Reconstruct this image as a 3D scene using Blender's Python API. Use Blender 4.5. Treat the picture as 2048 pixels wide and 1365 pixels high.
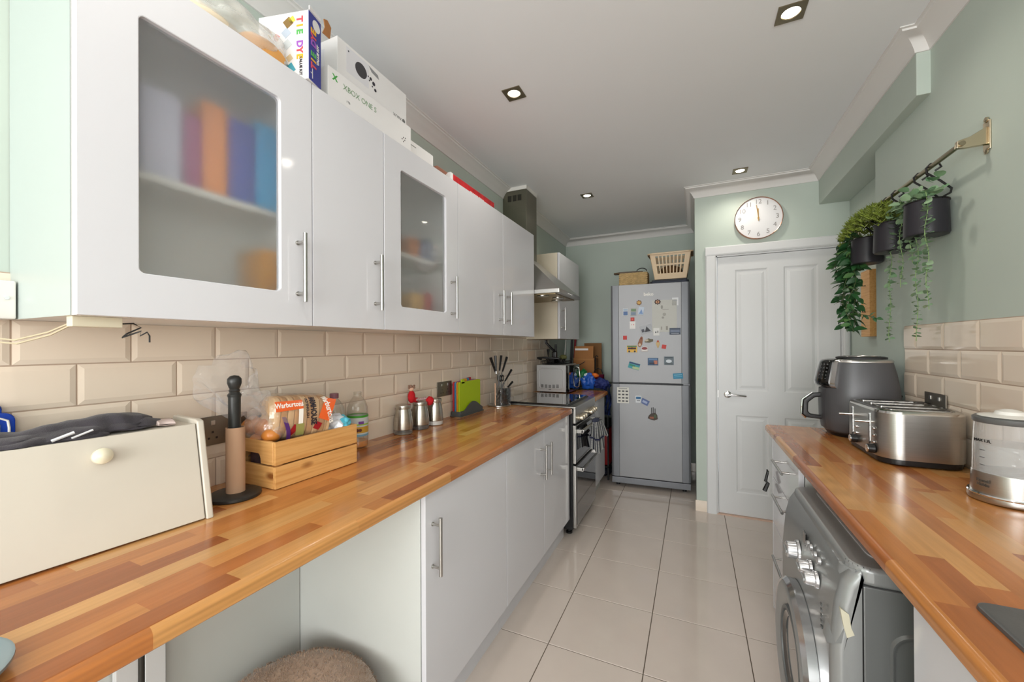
import bpy, bmesh, math, random
from mathutils import Matrix, Vector, noise
C = bpy.context.scene.collection
S = bpy.context.scene
for o in list(bpy.data.objects): bpy.data.objects.remove(o)
PI = math.pi
# ------------------------------------------------------------------ camera
FPX, YAW, PITCH, ROLL, SY, CH = 798.06, -.4273, .0032, -.0054, 6.56, 1.309
def cam_matrix():
    cy, sn = math.cos(YAW), math.sin(YAW)
    M = Matrix(((cy, -sn, 0), (0, 0, -1), (sn, cy, 0)))
    cp, sp = math.cos(PITCH), math.sin(PITCH); cr, sr = math.cos(ROLL), math.sin(ROLL)
    R = Matrix(((cr, -sr, 0), (sr, cr, 0), (0, 0, 1))) @ Matrix(((1, 0, 0), (0, cp, sp), (0, -sp, cp))) @ M
    r, d, f = R[0], R[1], R[2]
    return Matrix(((r[0], -d[0], -f[0], 0), (r[1], -d[1], -f[1], 0), (r[2], -d[2], -f[2], CH), (0, 0, 0, 1)))
cd = bpy.data.cameras.new('camera'); cam = bpy.data.objects.new('camera', cd); C.objects.link(cam)
cam.matrix_world = cam_matrix()
cd.sensor_width = 36; cd.lens = FPX / 2048 * 36; cd.shift_y = SY / 2048; cd.clip_start = .02; cd.clip_end = 50
S.camera = cam
# ------------------------------------------------------------------ world, light, exposure
S.view_settings.view_transform = 'Standard'; S.view_settings.look = 'None'
S.view_settings.exposure = 0.32; S.view_settings.gamma = 1; S.view_settings.use_curve_mapping = False
w = bpy.data.worlds.new('world'); S.world = w; w.use_nodes = True
w.node_tree.nodes['Background'].inputs[0].default_value = (.86, .93, 1, 1)
w.node_tree.nodes['Background'].inputs[1].default_value = 1.3
def area(name, loc, rot, sx, sy, power, col, spread=PI):
    l = bpy.data.lights.new(name, 'AREA'); l.shape = 'RECTANGLE'; l.size = sx; l.size_y = sy
    l.energy = power; l.color = col; l.spread = spread
    o = bpy.data.objects.new(name, l); o.location = loc; o.rotation_euler = rot; C.objects.link(o); return o
# daylight through the patio window of the rear wall and through the sink window of the right wall
area('daylight_rear', (-.25, -3.26, 1.5), (-PI/2, 0, PI), 2.0, 1.7, 96, (1, .985, .965))
area('daylight_sink', (.83, -.80, 1.62), (0, PI/2, 0), 1.1, 1.3, 14, (.97, .98, 1))
LIGHTS = [(.336, 1.775), (-.79, 1.775), (.306, 3.24), (-.79, 3.24), (.336, .31), (-.79, .31)]
SPOT_W = 6
# ------------------------------------------------------------------ helpers
def lin(c):
    return tuple((x / 255 / 12.92) if x / 255 <= .04045 else ((x / 255 + .055) / 1.055) ** 2.4 for x in c)
_m = {}
def mat(name, rgb, rough=.5, metal=0, coat=0, noise_amt=0, noise_scale=8, bump=0, bump_scale=60, trans=0, ior=1.45, alpha=1, emit=None, estr=0, aniso=None, sheen=0, coat_rough=.05, spec=.5):
    if name in _m: return _m[name]
    m = bpy.data.materials.new(name); m.use_nodes = True; nt = m.node_tree; b = nt.nodes['Principled BSDF']
    c = lin(rgb)
    b.inputs['Base Color'].default_value = (*c, 1); b.inputs['Roughness'].default_value = rough
    b.inputs['Metallic'].default_value = metal; b.inputs['Coat Weight'].default_value = coat
    b.inputs['Coat Roughness'].default_value = coat_rough; b.inputs['Specular IOR Level'].default_value = spec
    b.inputs['Transmission Weight'].default_value = trans; b.inputs['IOR'].default_value = ior
    b.inputs['Alpha'].default_value = alpha; b.inputs['Sheen Weight'].default_value = sheen
    if emit: b.inputs['Emission Color'].default_value = (*lin(emit), 1); b.inputs['Emission Strength'].default_value = estr
    tc = None
    if noise_amt or bump:
        tc = nt.nodes.new('ShaderNodeTexCoord'); mp = nt.nodes.new('ShaderNodeMapping')
        nt.links.new(tc.outputs['Object'], mp.inputs['Vector'])
        if aniso: mp.inputs['Scale'].default_value = aniso
    if noise_amt:
        n = nt.nodes.new('ShaderNodeTexNoise'); n.inputs['Scale'].default_value = noise_scale; n.inputs['Detail'].default_value = 4
        r = nt.nodes.new('ShaderNodeMapRange'); r.inputs[1].default_value = .3; r.inputs[2].default_value = .7
        r.inputs[3].default_value = 1 - noise_amt; r.inputs[4].default_value = 1 + noise_amt
        mx = nt.nodes.new('ShaderNodeVectorMath'); mx.operation = 'SCALE'; mx.inputs[0].default_value = c
        nt.links.new(mp.outputs[0], n.inputs['Vector']); nt.links.new(n.outputs['Fac'], r.inputs[0])
        nt.links.new(r.outputs[0], mx.inputs['Scale']); nt.links.new(mx.outputs[0], b.inputs['Base Color'])
    if bump:
        n2 = nt.nodes.new('ShaderNodeTexNoise'); n2.inputs['Scale'].default_value = bump_scale; n2.inputs['Detail'].default_value = 3
        bp = nt.nodes.new('ShaderNodeBump'); bp.inputs['Strength'].default_value = bump; bp.inputs['Distance'].default_value = .002
        nt.links.new(mp.outputs[0], n2.inputs['Vector']); nt.links.new(n2.outputs['Fac'], bp.inputs['Height']); nt.links.new(bp.outputs[0], b.inputs['Normal'])
    _m[name] = m; return m
_root = {}
def tag(o, label=None, cat=None, group=None, kind=None):
    if label: o['label'] = label
    if cat: o['category'] = cat
    if group: o['group'] = group
    if kind: o['kind'] = kind
    return o
def thing(name, label, cat, loc=(0, 0, 0), rz=0, group=None, rot=None):
    o = bpy.data.objects.new(name, None); C.objects.link(o); o.location = loc
    o.rotation_euler = rot if rot else (0, 0, rz); o.empty_display_size = .05
    M = Matrix.Translation(loc) @ o.rotation_euler.to_matrix().to_4x4()
    _root[o.name] = M; return tag(o, label, cat, group)
def finish(bm, name, m, smooth=40):
    bmesh.ops.recalc_face_normals(bm, faces=bm.faces[:])
    me = bpy.data.meshes.new(name); bm.to_mesh(me); bm.free()
    if smooth:
        me.polygons.foreach_set('use_smooth', [True] * len(me.polygons)); me.set_sharp_from_angle(angle=math.radians(smooth))
    for mm in (m if isinstance(m, (list, tuple)) else [m]): me.materials.append(mm)
    return me
def part(name, bm, m, parent=None, local=False, smooth=40, label=None):
    """link one mesh object; world coordinates are turned into the parent's unless local"""
    if parent is not None:
        M = _root[parent.name]
        if not local: bm.transform(M.inverted())
    me = finish(bm, name, m, smooth)
    o = bpy.data.objects.new(name, me); C.objects.link(o)
    if parent is not None: o.parent = parent; _root[o.name] = M
    else: _root[o.name] = Matrix.Identity(4)
    if label: o['label'] = label
    if smooth and len(me.polygons) < 3000:
        wm = o.modifiers.new('normals', 'WEIGHTED_NORMAL'); wm.keep_sharp = True; wm.mode = 'FACE_AREA'; wm.weight = 80
    return o
def solo(name, bm, m, label, cat, group=None, smooth=40):
    """a thing that is one mesh, given in world coordinates; origin set to its base centre"""
    xs = [v.co for v in bm.verts]
    c = Vector(((min(v.x for v in xs) + max(v.x for v in xs)) / 2, (min(v.y for v in xs) + max(v.y for v in xs)) / 2, min(v.z for v in xs)))
    bm.transform(Matrix.Translation(-c)); me = finish(bm, name, m, smooth)
    o = bpy.data.objects.new(name, me); o.location = c; C.objects.link(o); _root[o.name] = Matrix.Translation(c)
    return tag(o, label, cat, group)
def struct(name, bm, m, smooth=40):
    o = part(name, bm, m, None, smooth=smooth); o['kind'] = 'structure'; return o
def N(): return bmesh.new()
def merge(bm, b2, M=None, mi=0):
    if M is not None: b2.transform(M)
    vm = {v: bm.verts.new(v.co) for v in b2.verts}
    for f in b2.faces:
        try: nf = bm.faces.new([vm[v] for v in f.verts]); nf.material_index = mi if mi else f.material_index
        except ValueError: pass
    b2.free(); return bm
def box(x0, x1, y0, y1, z0, z1, bev=0, seg=2, bm=None, M=None, mi=0):
    b = N()
    v = [b.verts.new((x, y, z)) for x in (x0, x1) for y in (y0, y1) for z in (z0, z1)]
    for q in ((0, 1, 3, 2), (4, 6, 7, 5), (0, 4, 5, 1), (2, 3, 7, 6), (0, 2, 6, 4), (1, 5, 7, 3)): b.faces.new([v[i] for i in q])
    if bev: bmesh.ops.bevel(b, geom=b.edges[:], offset=bev, segments=seg, profile=.5, affect='EDGES')
    bmesh.ops.recalc_face_normals(b, faces=b.faces[:])
    if bm is None and M is None and not mi: return b
    return merge(bm if bm is not None else N(), b, M, mi)
def prism(poly, axis, a0, a1, bev=0, bm=None, M=None, seg=2, mi=0):
    """poly of 2-d points in the plane of the two other axes (x,y / x,z / y,z) extruded along axis"""
    b = N()
    def p3(p, a): return {'X': (a, p[0], p[1]), 'Y': (p[0], a, p[1]), 'Z': (p[0], p[1], a)}[axis]
    A = [b.verts.new(p3(p, a0)) for p in poly]; B = [b.verts.new(p3(p, a1)) for p in poly]
    b.faces.new(A); b.faces.new(B[::-1])
    for i in range(len(poly)): j = (i + 1) % len(poly); b.faces.new((A[i], B[i], B[j], A[j]))
    bmesh.ops.recalc_face_normals(b, faces=b.faces[:])
    if bev: bmesh.ops.bevel(b, geom=b.edges[:], offset=bev, segments=seg, profile=.5, affect='EDGES')
    if bm is None and M is None and not mi: return b
    return merge(bm if bm is not None else N(), b, M, mi)
def rrect(x0, x1, y0, y1, r, n=5):
    out = []
    for cx, cy, a in ((x1 - r, y1 - r, 0), (x0 + r, y1 - r, 90), (x0 + r, y0 + r, 180), (x1 - r, y0 + r, 270)):
        for i in range(n + 1): t = math.radians(a + 90 * i / n); out.append((cx + r * math.cos(t), cy + r * math.sin(t)))
    return out
def loft(rings, bm=None, cap=True, closed=True):
    bm = bm or N(); R = [[bm.verts.new(p) for p in r] for r in rings]
    n = len(R[0])
    for a, b in zip(R, R[1:]):
        for i in range(n if closed else n - 1): j = (i + 1) % n; bm.faces.new((a[i], a[j], b[j], b[i]))
    if cap and closed: bm.faces.new(R[0][::-1]); bm.faces.new(R[-1])
    return bm
def lathe(prof, cx=0, cy=0, seg=24, bm=None, sx=1, sy=1, cap=True, M=None):
    b = N(); rings = []
    for r, z in prof: rings.append([(cx + sx * max(r, 1e-4) * math.cos(2 * PI * i / seg), cy + sy * max(r, 1e-4) * math.sin(2 * PI * i / seg), z) for i in range(seg)])
    loft(rings, b, cap)
    if bm is None and M is None: return b
    return merge(bm if bm is not None else N(), b, M)
def tube(pts, r, seg=8, bm=None, closed=False, rfun=None):
    bm = bm or N(); P = [Vector(p) for p in pts]; n = len(P); rings = []; up = None
    for i, p in enumerate(P):
        t = (P[(i + 1) % n] - P[i - 1]) if closed else (P[min(i + 1, n - 1)] - P[max(i - 1, 0)])
        t.normalize()
        if up is None: up = Vector((0, 0, 1)) if abs(t.z) < .9 else Vector((1, 0, 0))
        a = t.cross(up); a = a.normalized() if a.length > 1e-5 else t.orthogonal().normalized(); b = a.cross(t).normalized(); up = b
        rr = rfun(i / (n - 1)) if rfun else r
        rings.append([tuple(p + rr * (math.cos(2 * PI * k / seg) * a + math.sin(2 * PI * k / seg) * b)) for k in range(seg)])
    if closed: rings.append(rings[0])
    return loft(rings, bm, not closed)
def cyl(p0, p1, r, seg=16, bm=None): return tube([p0, p1], r, seg, bm)
def grid(fn, nu, nv, thick=0, bm=None):
    bm = bm or N(); uvl = bm.loops.layers.uv.verify()
    V = [[bm.verts.new(fn(i / nu, j / nv)) for j in range(nv + 1)] for i in range(nu + 1)]
    for i in range(nu):
        for j in range(nv):
            f = bm.faces.new((V[i][j], V[i + 1][j], V[i + 1][j + 1], V[i][j + 1]))
            for l, (a, b) in zip(f.loops, ((i, j), (i + 1, j), (i + 1, j + 1), (i, j + 1))): l[uvl].uv = (a / nu, b / nv)
    if thick: bmesh.ops.solidify(bm, geom=bm.faces[:], thickness=thick)
    return bm
def blob(c, r, fn=None, sub=3, bm=None, M=None):
    b = N(); bmesh.ops.create_icosphere(b, subdivisions=sub, radius=1)
    for v in b.verts:
        k = fn(v.co) if fn else 1
        v.co = Vector((v.co.x * r[0] * k, v.co.y * r[1] * k, v.co.z * r[2] * k))
    if M is not None: b.transform(M)
    b.transform(Matrix.Translation(c))
    return merge(bm if bm is not None else N(), b)
def text_bm(s, size, M, ext=.0004, sx=1, bold=0):
    cu = bpy.data.curves.new('t', 'FONT'); cu.body = s; cu.size = size; cu.extrude = ext; cu.align_x = 'CENTER'; cu.align_y = 'CENTER'
    cu.resolution_u = 3; cu.offset = bold
    o = bpy.data.objects.new('t', cu); C.objects.link(o)
    me = bpy.data.meshes.new_from_object(o); bpy.data.objects.remove(o); bpy.data.curves.remove(cu)
    b = N(); b.from_mesh(me); bpy.data.meshes.remove(me)
    for v in b.verts: v.co.x *= sx
    b.transform(M); return b
def frame(origin, xdir, ydir):
    x = Vector(xdir).normalized(); y = Vector(ydir); y = (y - x * y.dot(x)).normalized(); z = x.cross(y)
    return Matrix(((x.x, y.x, z.x, origin[0]), (x.y, y.y, z.y, origin[1]), (x.z, y.z, z.z, origin[2]), (0, 0, 0, 1)))
# right-facing faces (+X normal) read along +Y; camera-facing (-Y normal) read along +X
def FX(x, y, z): return frame((x, y, z), (0, 1, 0), (0, 0, 1))
def FY(x, y, z): return frame((x, y, z), (1, 0, 0), (0, 0, 1))
# ------------------------------------------------------------------ materials
M_wall = mat('sage_paint', (190, 201, 192), .75, noise_amt=.025, noise_scale=2.5, bump=.08, bump_scale=40)
M_ceil = mat('ceiling_paint', (238, 240, 243), .85, noise_amt=.012, noise_scale=1.2, bump=.06, bump_scale=25)
M_cove = mat('coving_paint', (226, 224, 222), .6)
M_gloss = mat('white_gloss', (218, 218, 223), .07, spec=.5)
M_carc = mat('white_board', (208, 211, 207), .4, noise_amt=.01)
M_cream = mat('cream_board', (222, 211, 190), .4)
M_tileL = mat('cream_tile', (234, 218, 200), .12, coat=.4, noise_amt=.02, noise_scale=3)
M_grout = mat('wall_grout', (186, 164, 146), .9)
M_floor = mat('floor_tile', (212, 199, 189), .1, noise_amt=.03, noise_scale=5, coat=.3)
M_fgrout = mat('floor_grout', (88, 76, 62), .9)
M_door = mat('door_white', (222, 223, 224), .35)
M_steel = mat('brushed_steel', (178, 176, 172), .3, 1, noise_amt=.05, noise_scale=12, aniso=(1, 1, 30))
M_steelh = mat('handle_steel', (190, 188, 184), .28, 1)
M_chrome = mat('chrome', (225, 225, 225), .08, 1)
M_nickel = mat('nickel', (205, 190, 165), .25, 1)
M_black = mat('black_plastic', (24, 24, 25), .35)
M_bgloss = mat('black_gloss', (12, 13, 14), .05, coat=1)
M_bmatt = mat('black_matt', (30, 31, 33), .55)
M_white = mat('white_plastic', (228, 226, 220), .35)
M_paper = mat('white_card', (232, 230, 230), .5)
M_grey = mat('grey_plastic', (92, 94, 94), .4)
M_silver = mat('washer_silver', (150, 152, 152), .32, .35, coat=.3)
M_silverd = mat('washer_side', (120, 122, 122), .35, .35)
M_red = mat('red_fabric', (196, 22, 34), .8, noise_amt=.1, noise_scale=60)

def wood_block(name, seed):
    m = bpy.data.materials.new(name); m.use_nodes = True; nt = m.node_tree; L = nt.links.new; b = nt.nodes['Principled BSDF']
    def nd(t, **k):
        n = nt.nodes.new(t)
        for a, v in k.items(): setattr(n, a, v)
        return n
    def math_(op, a, bb=None):
        n = nd('ShaderNodeMath', operation=op)
        for i, x in enumerate((a, bb)):
            if x is None: continue
            if isinstance(x, (int, float)): n.inputs[i].default_value = x
            else: L(x, n.inputs[i])
        return n.outputs[0]
    tc = nd('ShaderNodeTexCoord'); sep = nd('ShaderNodeSeparateXYZ'); L(tc.outputs['Object'], sep.inputs[0])
    u = math_('DIVIDE', math_('ADD', sep.outputs[0], .007 + seed * .013), .0452); row = math_('FLOOR', u)
    wn = nd('ShaderNodeTexWhiteNoise', noise_dimensions='2D'); cb = nd('ShaderNodeCombineXYZ'); L(row, cb.inputs[0]); cb.inputs[1].default_value = seed + .5; L(cb.outputs[0], wn.inputs['Vector'])
    v = math_('DIVIDE', math_('ADD', sep.outputs[1], math_('MULTIPLY', wn.outputs['Value'], 3.1)), .41)
    col = math_('FLOOR', v)
    # a random end joint inside each 0.41 m cell makes the staves unequal
    cb1 = nd('ShaderNodeCombineXYZ'); L(row, cb1.inputs[0]); L(col, cb1.inputs[1]); cb1.inputs[2].default_value = seed
    w1 = nd('ShaderNodeTexWhiteNoise', noise_dimensions='3D'); L(cb1.outputs[0], w1.inputs['Vector'])
    half = math_('GREATER_THAN', math_('FRACT', v), math_('ADD', math_('MULTIPLY', w1.outputs['Value'], .5), .45))
    split = math_('MULTIPLY', half, math_('GREATER_THAN', w1.outputs['Value'], .72))
    cb2 = nd('ShaderNodeCombineXYZ'); L(row, cb2.inputs[0]); L(math_('ADD', math_('MULTIPLY', col, 2), split), cb2.inputs[1]); cb2.inputs[2].default_value = seed + 3
    w2 = nd('ShaderNodeTexWhiteNoise', noise_dimensions='3D'); L(cb2.outputs[0], w2.inputs['Vector'])
    ramp = nd('ShaderNodeValToRGB'); ramp.color_ramp.interpolation = 'LINEAR'
    tones = [(0, (168, 94, 48)), (.16, (190, 114, 58)), (.4, (210, 138, 74)), (.65, (216, 149, 84)), (.85, (223, 162, 96)), (1, (230, 176, 114))]
    e = ramp.color_ramp.elements; e[0].position = 0; e[0].color = (*lin(tones[0][1]), 1); e[1].position = 1; e[1].color = (*lin(tones[-1][1]), 1)
    for p, c in tones[1:-1]: x = e.new(p); x.color = (*lin(c), 1)
    L(w2.outputs['Value'], ramp.inputs[0])
    # grain: long streaks plus cathedral rings, shifted per stave
    off = nd('ShaderNodeVectorMath', operation='MULTIPLY_ADD'); L(w2.outputs['Color'], off.inputs[0]); off.inputs[1].default_value = (7, 7, 7); L(tc.outputs['Object'], off.inputs[2])
    mp = nd('ShaderNodeMapping'); mp.inputs['Scale'].default_value = (90, 5, 90); L(off.outputs[0], mp.inputs['Vector'])
    n1 = nd('ShaderNodeTexNoise'); n1.inputs['Scale'].default_value = 1; n1.inputs['Detail'].default_value = 6; n1.inputs['Roughness'].default_value = .65; L(mp.outputs[0], n1.inputs['Vector'])
    mp2 = nd('ShaderNodeMapping'); mp2.inputs['Scale'].default_value = (26, 2.6, 26); L(off.outputs[0], mp2.inputs['Vector'])
    wv = nd('ShaderNodeTexWave', wave_type='RINGS'); wv.inputs['Scale'].default_value = 1.2; wv.inputs['Distortion'].default_value = 3; wv.inputs['Detail'].default_value = 2; L(mp2.outputs[0], wv.inputs['Vector'])
    g = math_('ADD', math_('MULTIPLY', n1.outputs['Fac'], .42), math_('MULTIPLY', wv.outputs['Fac'], .12))
    s = math_('ADD', g, .54)
    mx = nd('ShaderNodeVectorMath', operation='SCALE'); L(ramp.outputs[0], mx.inputs[0]); L(s, mx.inputs['Scale'])
    L(mx.outputs[0], b.inputs['Base Color']); b.inputs['Roughness'].default_value = .22; b.inputs['Coat Weight'].default_value = .15; b.inputs['Coat Roughness'].default_value = .12
    bp = nd('ShaderNodeBump'); bp.inputs['Strength'].default_value = .04; bp.inputs['Distance'].default_value = .001; L(n1.outputs['Fac'], bp.inputs['Height']); L(bp.outputs[0], b.inputs['Normal'])
    return m
M_wood = wood_block('stave_laminate_left', 1); M_wood2 = wood_block('stave_laminate_right', 4)

def pine(name, axis):
    m = mat(name, (228, 178, 104), .45); nt = m.node_tree; L = nt.links.new; b = nt.nodes['Principled BSDF']
    tc = nt.nodes.new('ShaderNodeTexCoord'); mp = nt.nodes.new('ShaderNodeMapping'); mp.inputs['Scale'].default_value = axis; L(tc.outputs['Object'], mp.inputs[0])
    n = nt.nodes.new('ShaderNodeTexNoise'); n.inputs['Scale'].default_value = 1; n.inputs['Detail'].default_value = 5; L(mp.outputs[0], n.inputs['Vector'])
    r = nt.nodes.new('ShaderNodeValToRGB'); e = r.color_ramp.elements
    e[0].position = .25; e[0].color = (*lin((206, 146, 80)), 1); e[1].position = .6; e[1].color = (*lin((226, 174, 108)), 1)
    L(n.outputs['Fac'], r.inputs[0])
    mp2 = nt.nodes.new('ShaderNodeMapping'); mp2.inputs['Scale'].default_value = tuple((x * .16 if x > 10 else x * 1.6) for x in axis); L(tc.outputs['Object'], mp2.inputs[0])
    v = nt.nodes.new('ShaderNodeTexVoronoi'); v.inputs['Scale'].default_value = .55; L(mp2.outputs[0], v.inputs['Vector'])
    k = nt.nodes.new('ShaderNodeMapRange'); k.inputs[1].default_value = .05; k.inputs[2].default_value = .14; L(v.outputs['Distance'], k.inputs[0])
    mx = nt.nodes.new('ShaderNodeMix'); mx.data_type = 'RGBA'; mx.inputs[6].default_value = (*lin((140, 84, 38)), 1); L(k.outputs[0], mx.inputs[0]); L(r.outputs[0], mx.inputs[7])
    L(mx.outputs[2], b.inputs['Base Color']); return m
M_pineY = pine('pine_along_y', (110, 5, 110)); M_pineX = pine('pine_along_x', (5, 110, 110))

# ------------------------------------------------------------------ room shell
XL, XR, XREC, YD, YB, YR, ZC = -1.36, .855, .985, 3.469, 4.528, -3.3, 2.54
X0 = .013
wl = struct('wall_left', box(XL - .1, XL, YR, YB + .1, 0, ZC), M_wall)
wb = struct('wall_back', box(XL, X0 + .1, YB, YB + .1, 0, ZC), M_wall)
b = box(X0, X0 + .1, YD + .1, YB, 0, ZC); struct('wall_return', b, M_wall)
b = N(); box(X0, .150, YD, YD + .1, 0, ZC, bm=b); box(.150, .955, YD, YD + .1, 2.0, ZC, bm=b); box(.955, XREC + .1, YD, YD + .1, 0, ZC, bm=b)
wd = struct('wall_door', b, M_wall)
wr = struct('wall_right', box(XR, XREC + .1, -1.25, 2.64, 0, ZC, bm=box(XR, XREC + .1, YR, -1.25, 0, ZC)), M_wall)
b = box(XREC, XREC + .1, 2.64, YD, 0, ZC); struct('wall_recess', b, M_wall)
b = N()
for a in ((XL - .1, -1.3, 0, ZC), (.8, XREC + .1, 0, ZC), (-1.3, .8, 2.42, ZC), (-1.3, .8, 0, .3)): box(a[0], a[1], YR - .1, YR, a[2], a[3], bm=b)
struct('wall_rear', b, M_wall)
b = box(-1.3, .8, YR - .07, YR - .02, .3, .35)
for x in (-1.3, -.27, .75): box(x, x + .05, YR - .07, YR - .02, .3, 2.42, bm=b)
box(-1.3, .8, YR - .07, YR - .02, 2.37, 2.42, bm=b)
struct('window_1', b, M_white)
struct('ceiling', box(XL - .1, XREC + .1, YR, YB + .1, ZC, ZC + .08), M_ceil)
b = box(.812, XREC, 2.11, YD, 2.295, ZC, .004); struct('trim_2', b, M_wall)
# coving : one mitred run
path = [(XL, YR), (XL, YB), (X0, YB), (X0, YD), (.812, YD), (.812, 2.11), (XR, 2.11), (XR, YR)]
prof = [(0, -.0765), (.006, -.0765), (.008, -.068), (.014, -.058), (.024, -.042), (.040, -.026), (.056, -.016), (.064, -.013), (.066, -.006), (.075, -.004), (.075, 0), (0, 0)]
def sweep(path, prof, z):
    rings = []
    P = [Vector(p) for p in path]
    for i, p in enumerate(P):
        d0 = (P[i] - P[i - 1]).normalized() if i else None
        d1 = (P[i + 1] - P[i]).normalized() if i < len(P) - 1 else None
        n0 = Vector((d0.y, -d0.x)) if d0 else None; n1 = Vector((d1.y, -d1.x)) if d1 else None
        if n0 is None: mv = n1
        elif n1 is None: mv = n0
        else: mv = (n0 + n1) / (1 + n0.dot(n1))
        rings.append([(p.x + mv.x * a, p.y + mv.y * a, z + c) for a, c in prof])
    return loft(rings)
struct('trim_1', sweep(path, prof, ZC), M_cove, smooth=50)
# floor : grout bed and single tiles
fl = struct('floor', box(XL - .1, XREC + .1, YR, YB + .1, -.08, -.0025), M_fgrout)
gx, gy, s = -.5892, 1.66, .398
cache = {}
def floor_tile(x0, x1, y0, y1):
    k = (round(x1 - x0, 4), round(y1 - y0, 4))
    if k not in cache:
        b = N(); w_, h_ = k; g = .0017; e = .0016
        loft([[(g, g, -.003), (w_ - g, g, -.003), (w_ - g, h_ - g, -.003), (g, h_ - g, -.003)],
              [(g, g, -.0012), (w_ - g, g, -.0012), (w_ - g, h_ - g, -.0012), (g, h_ - g, -.0012)],
              [(g + e, g + e, 0), (w_ - g - e, g + e, 0), (w_ - g - e, h_ - g - e, 0), (g + e, h_ - g - e, 0)]], b)
        cache[k] = finish(b, 'tile', M_floor, 0)
    o = bpy.data.objects.new('tile', cache[k]); o.location = (x0, y0, 0); o.parent = fl; C.objects.link(o)
for i in range(-2, 5):
    for j in range(-13, 8):
        x0, x1 = max(gx + i * s, XL), min(gx + (i + 1) * s, XREC); y0, y1 = max(gy + j * s, YR), min(gy + (j + 1) * s, YB)
        if x0 >= X0 - .02 and y0 > YD: continue
        if x1 - x0 > .02 and y1 - y0 > .02:
            if x1 > X0 and y0 > YD: x1 = X0
            elif x0 > X0 and y1 > YD: y1 = YD
            floor_tile(x0, x1, y0, y1)
# metro tiles
def metro(parent, X, sgn, rows, zref, pitch, ylo, yhi, yoff, zrow, mats):
    W, H, g, bv, d0, d1 = pitch, zrow, .0016, .011, .004, .0064
    bm = box(min(X, X + sgn * d0 * .7), max(X, X + sgn * d0 * .7), ylo, yhi, zref - rows * zrow, zref + .001)
    part('grout', bm, M_grout, parent)
    cache = {}
    for r in range(rows):
        z1 = zref - r * zrow; z0 = z1 - zrow
        y = ylo - 2 * W + ((yoff + (r % 2) * W / 2 - ylo) % W)
        while y < yhi:
            a, c = max(y, ylo), min(y + W, yhi)
            if c - a > .012:
                cutl, cutr = a > y + 1e-4, c < y + W - 1e-4
                k = (round(c - a, 4), cutl, cutr)
                if k not in cache:
                    b = N(); w_ = c - a
                    l = 0 if cutl else bv; rr = 0 if cutr else bv
                    R = [[(0, g, g), (0, w_ - g, g), (0, w_ - g, H - g), (0, g, H - g)],
                         [(sgn * d0, g, g), (sgn * d0, w_ - g, g), (sgn * d0, w_ - g, H - g), (sgn * d0, g, H - g)],
                         [(sgn * d1, g + l, g + bv), (sgn * d1, w_ - g - rr, g + bv), (sgn * d1, w_ - g - rr, H - g - bv), (sgn * d1, g + l, H - g - bv)]]
                    loft(R, b); cache[k] = finish(b, 'tile', mats, 0)
                o = bpy.data.objects.new('tile', cache[k]); o.location = (X, a, z0); o.parent = parent; C.objects.link(o)
            y += W
metro(wl, XL, 1, 6, 1.4735, .2044, -.35, 3.9, .4413, .1015, M_tileL)
metro(wr, XR, -1, 5, 1.385, .2044, -1.2, 2.334, 2.027, .1005, M_tileL)
# tiled skirtings
b = box(X0 - .008, X0 + .074, YD - .009, YD, 0, .085, .002); struct('baseboard_right', b, M_tileL)
b = box(XL, X0, YB - .01, YB, 0, .085, .002); struct('baseboard_back', b, M_tileL)
# ------------------------------------------------------------------ door
b = N()
for x0, x1, z0, z1 in ((.087, .160, 0, 1.995), (.941, .980, 0, 1.995)):
    prism([(x0, YD - .001), (x0, YD - .012), (x0 + .008, YD - .02), (x1 - .012, YD - .02), (x1, YD - .010), (x1, YD - .001)], 'Z', z0, z1, bm=b)
prism([(YD - .001, 1.995), (YD - .01, 1.995), (YD - .02, 2.007), (YD - .02, 2.057), (YD - .012, 2.065), (YD - .001, 2.065)], 'X', .087, .98, bm=b)
box(.152, .168, YD, YD + .09, 0, 1.995, bm=b); box(.935, .953, YD, YD + .09, 0, 1.995, bm=b); box(.152, .953, YD, YD + .09, 1.985, 1.998, bm=b)
struct('trim_3', b, M_door)
struct('trim_4', box(.152, .953, YD - .012, YD + .09, -.002, .006, .002), mat('threshold_strip', (214, 180, 160), .4))
DL, DR, DY = .171, .932, 3.481
b = box(DL, DR, DY + .010, DY + .04, .008, 1.982)
cols = [(.290, .503), (.602, .808)]; rws = [(.178, .768), (.955, 1.878)]
xs = [DL, *cols[0], *cols[1], DR]; zs = [.008, *rws[0], *rws[1], 1.982]
for x0, x1 in ((DL, cols[0][0]), (cols[0][1], cols[1][0]), (cols[1][1], DR)): box(x0, x1, DY, DY + .012, .008, 1.982, bm=b)
for z0, z1 in ((.008, .178), (.768, .955), (1.878, 1.982)):
    for x0, x1 in cols: box(x0, x1, DY, DY + .012, z0, z1, bm=b)
dr = struct('door_1', b, M_door, 0)
for x0, x1 in cols:
    for z0, z1 in rws:
        b = N()
        def rr(i, y): return [(x0 + i, y, z0 + i), (x1 - i, y, z0 + i), (x1 - i, y, z1 - i), (x0 + i, y, z1 - i)]
        loft([rr(-.0002, DY + .0005), rr(.010, DY + .0060), rr(.022, DY + .0060), rr(.040, DY + .0012), ], b, cap=False)
        f = b.faces.new([v for v in b.verts[-4:]]) if False else None
        b2 = N(); loft([rr(.022, DY + .0062), rr(.040, DY + .0012), rr(.0401, DY + .0012)], b2); merge(b, b2)
        part('panel', b, M_door, dr, smooth=0)
b = lathe([(.026, 0), (.026, .006), (.02, .009), (.01, .01), (.009, .04), (.012, .045)], seg=24, M=Matrix.Translation((.235, DY, .924)) @ Matrix.Rotation(PI/2, 4, 'X'))
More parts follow.
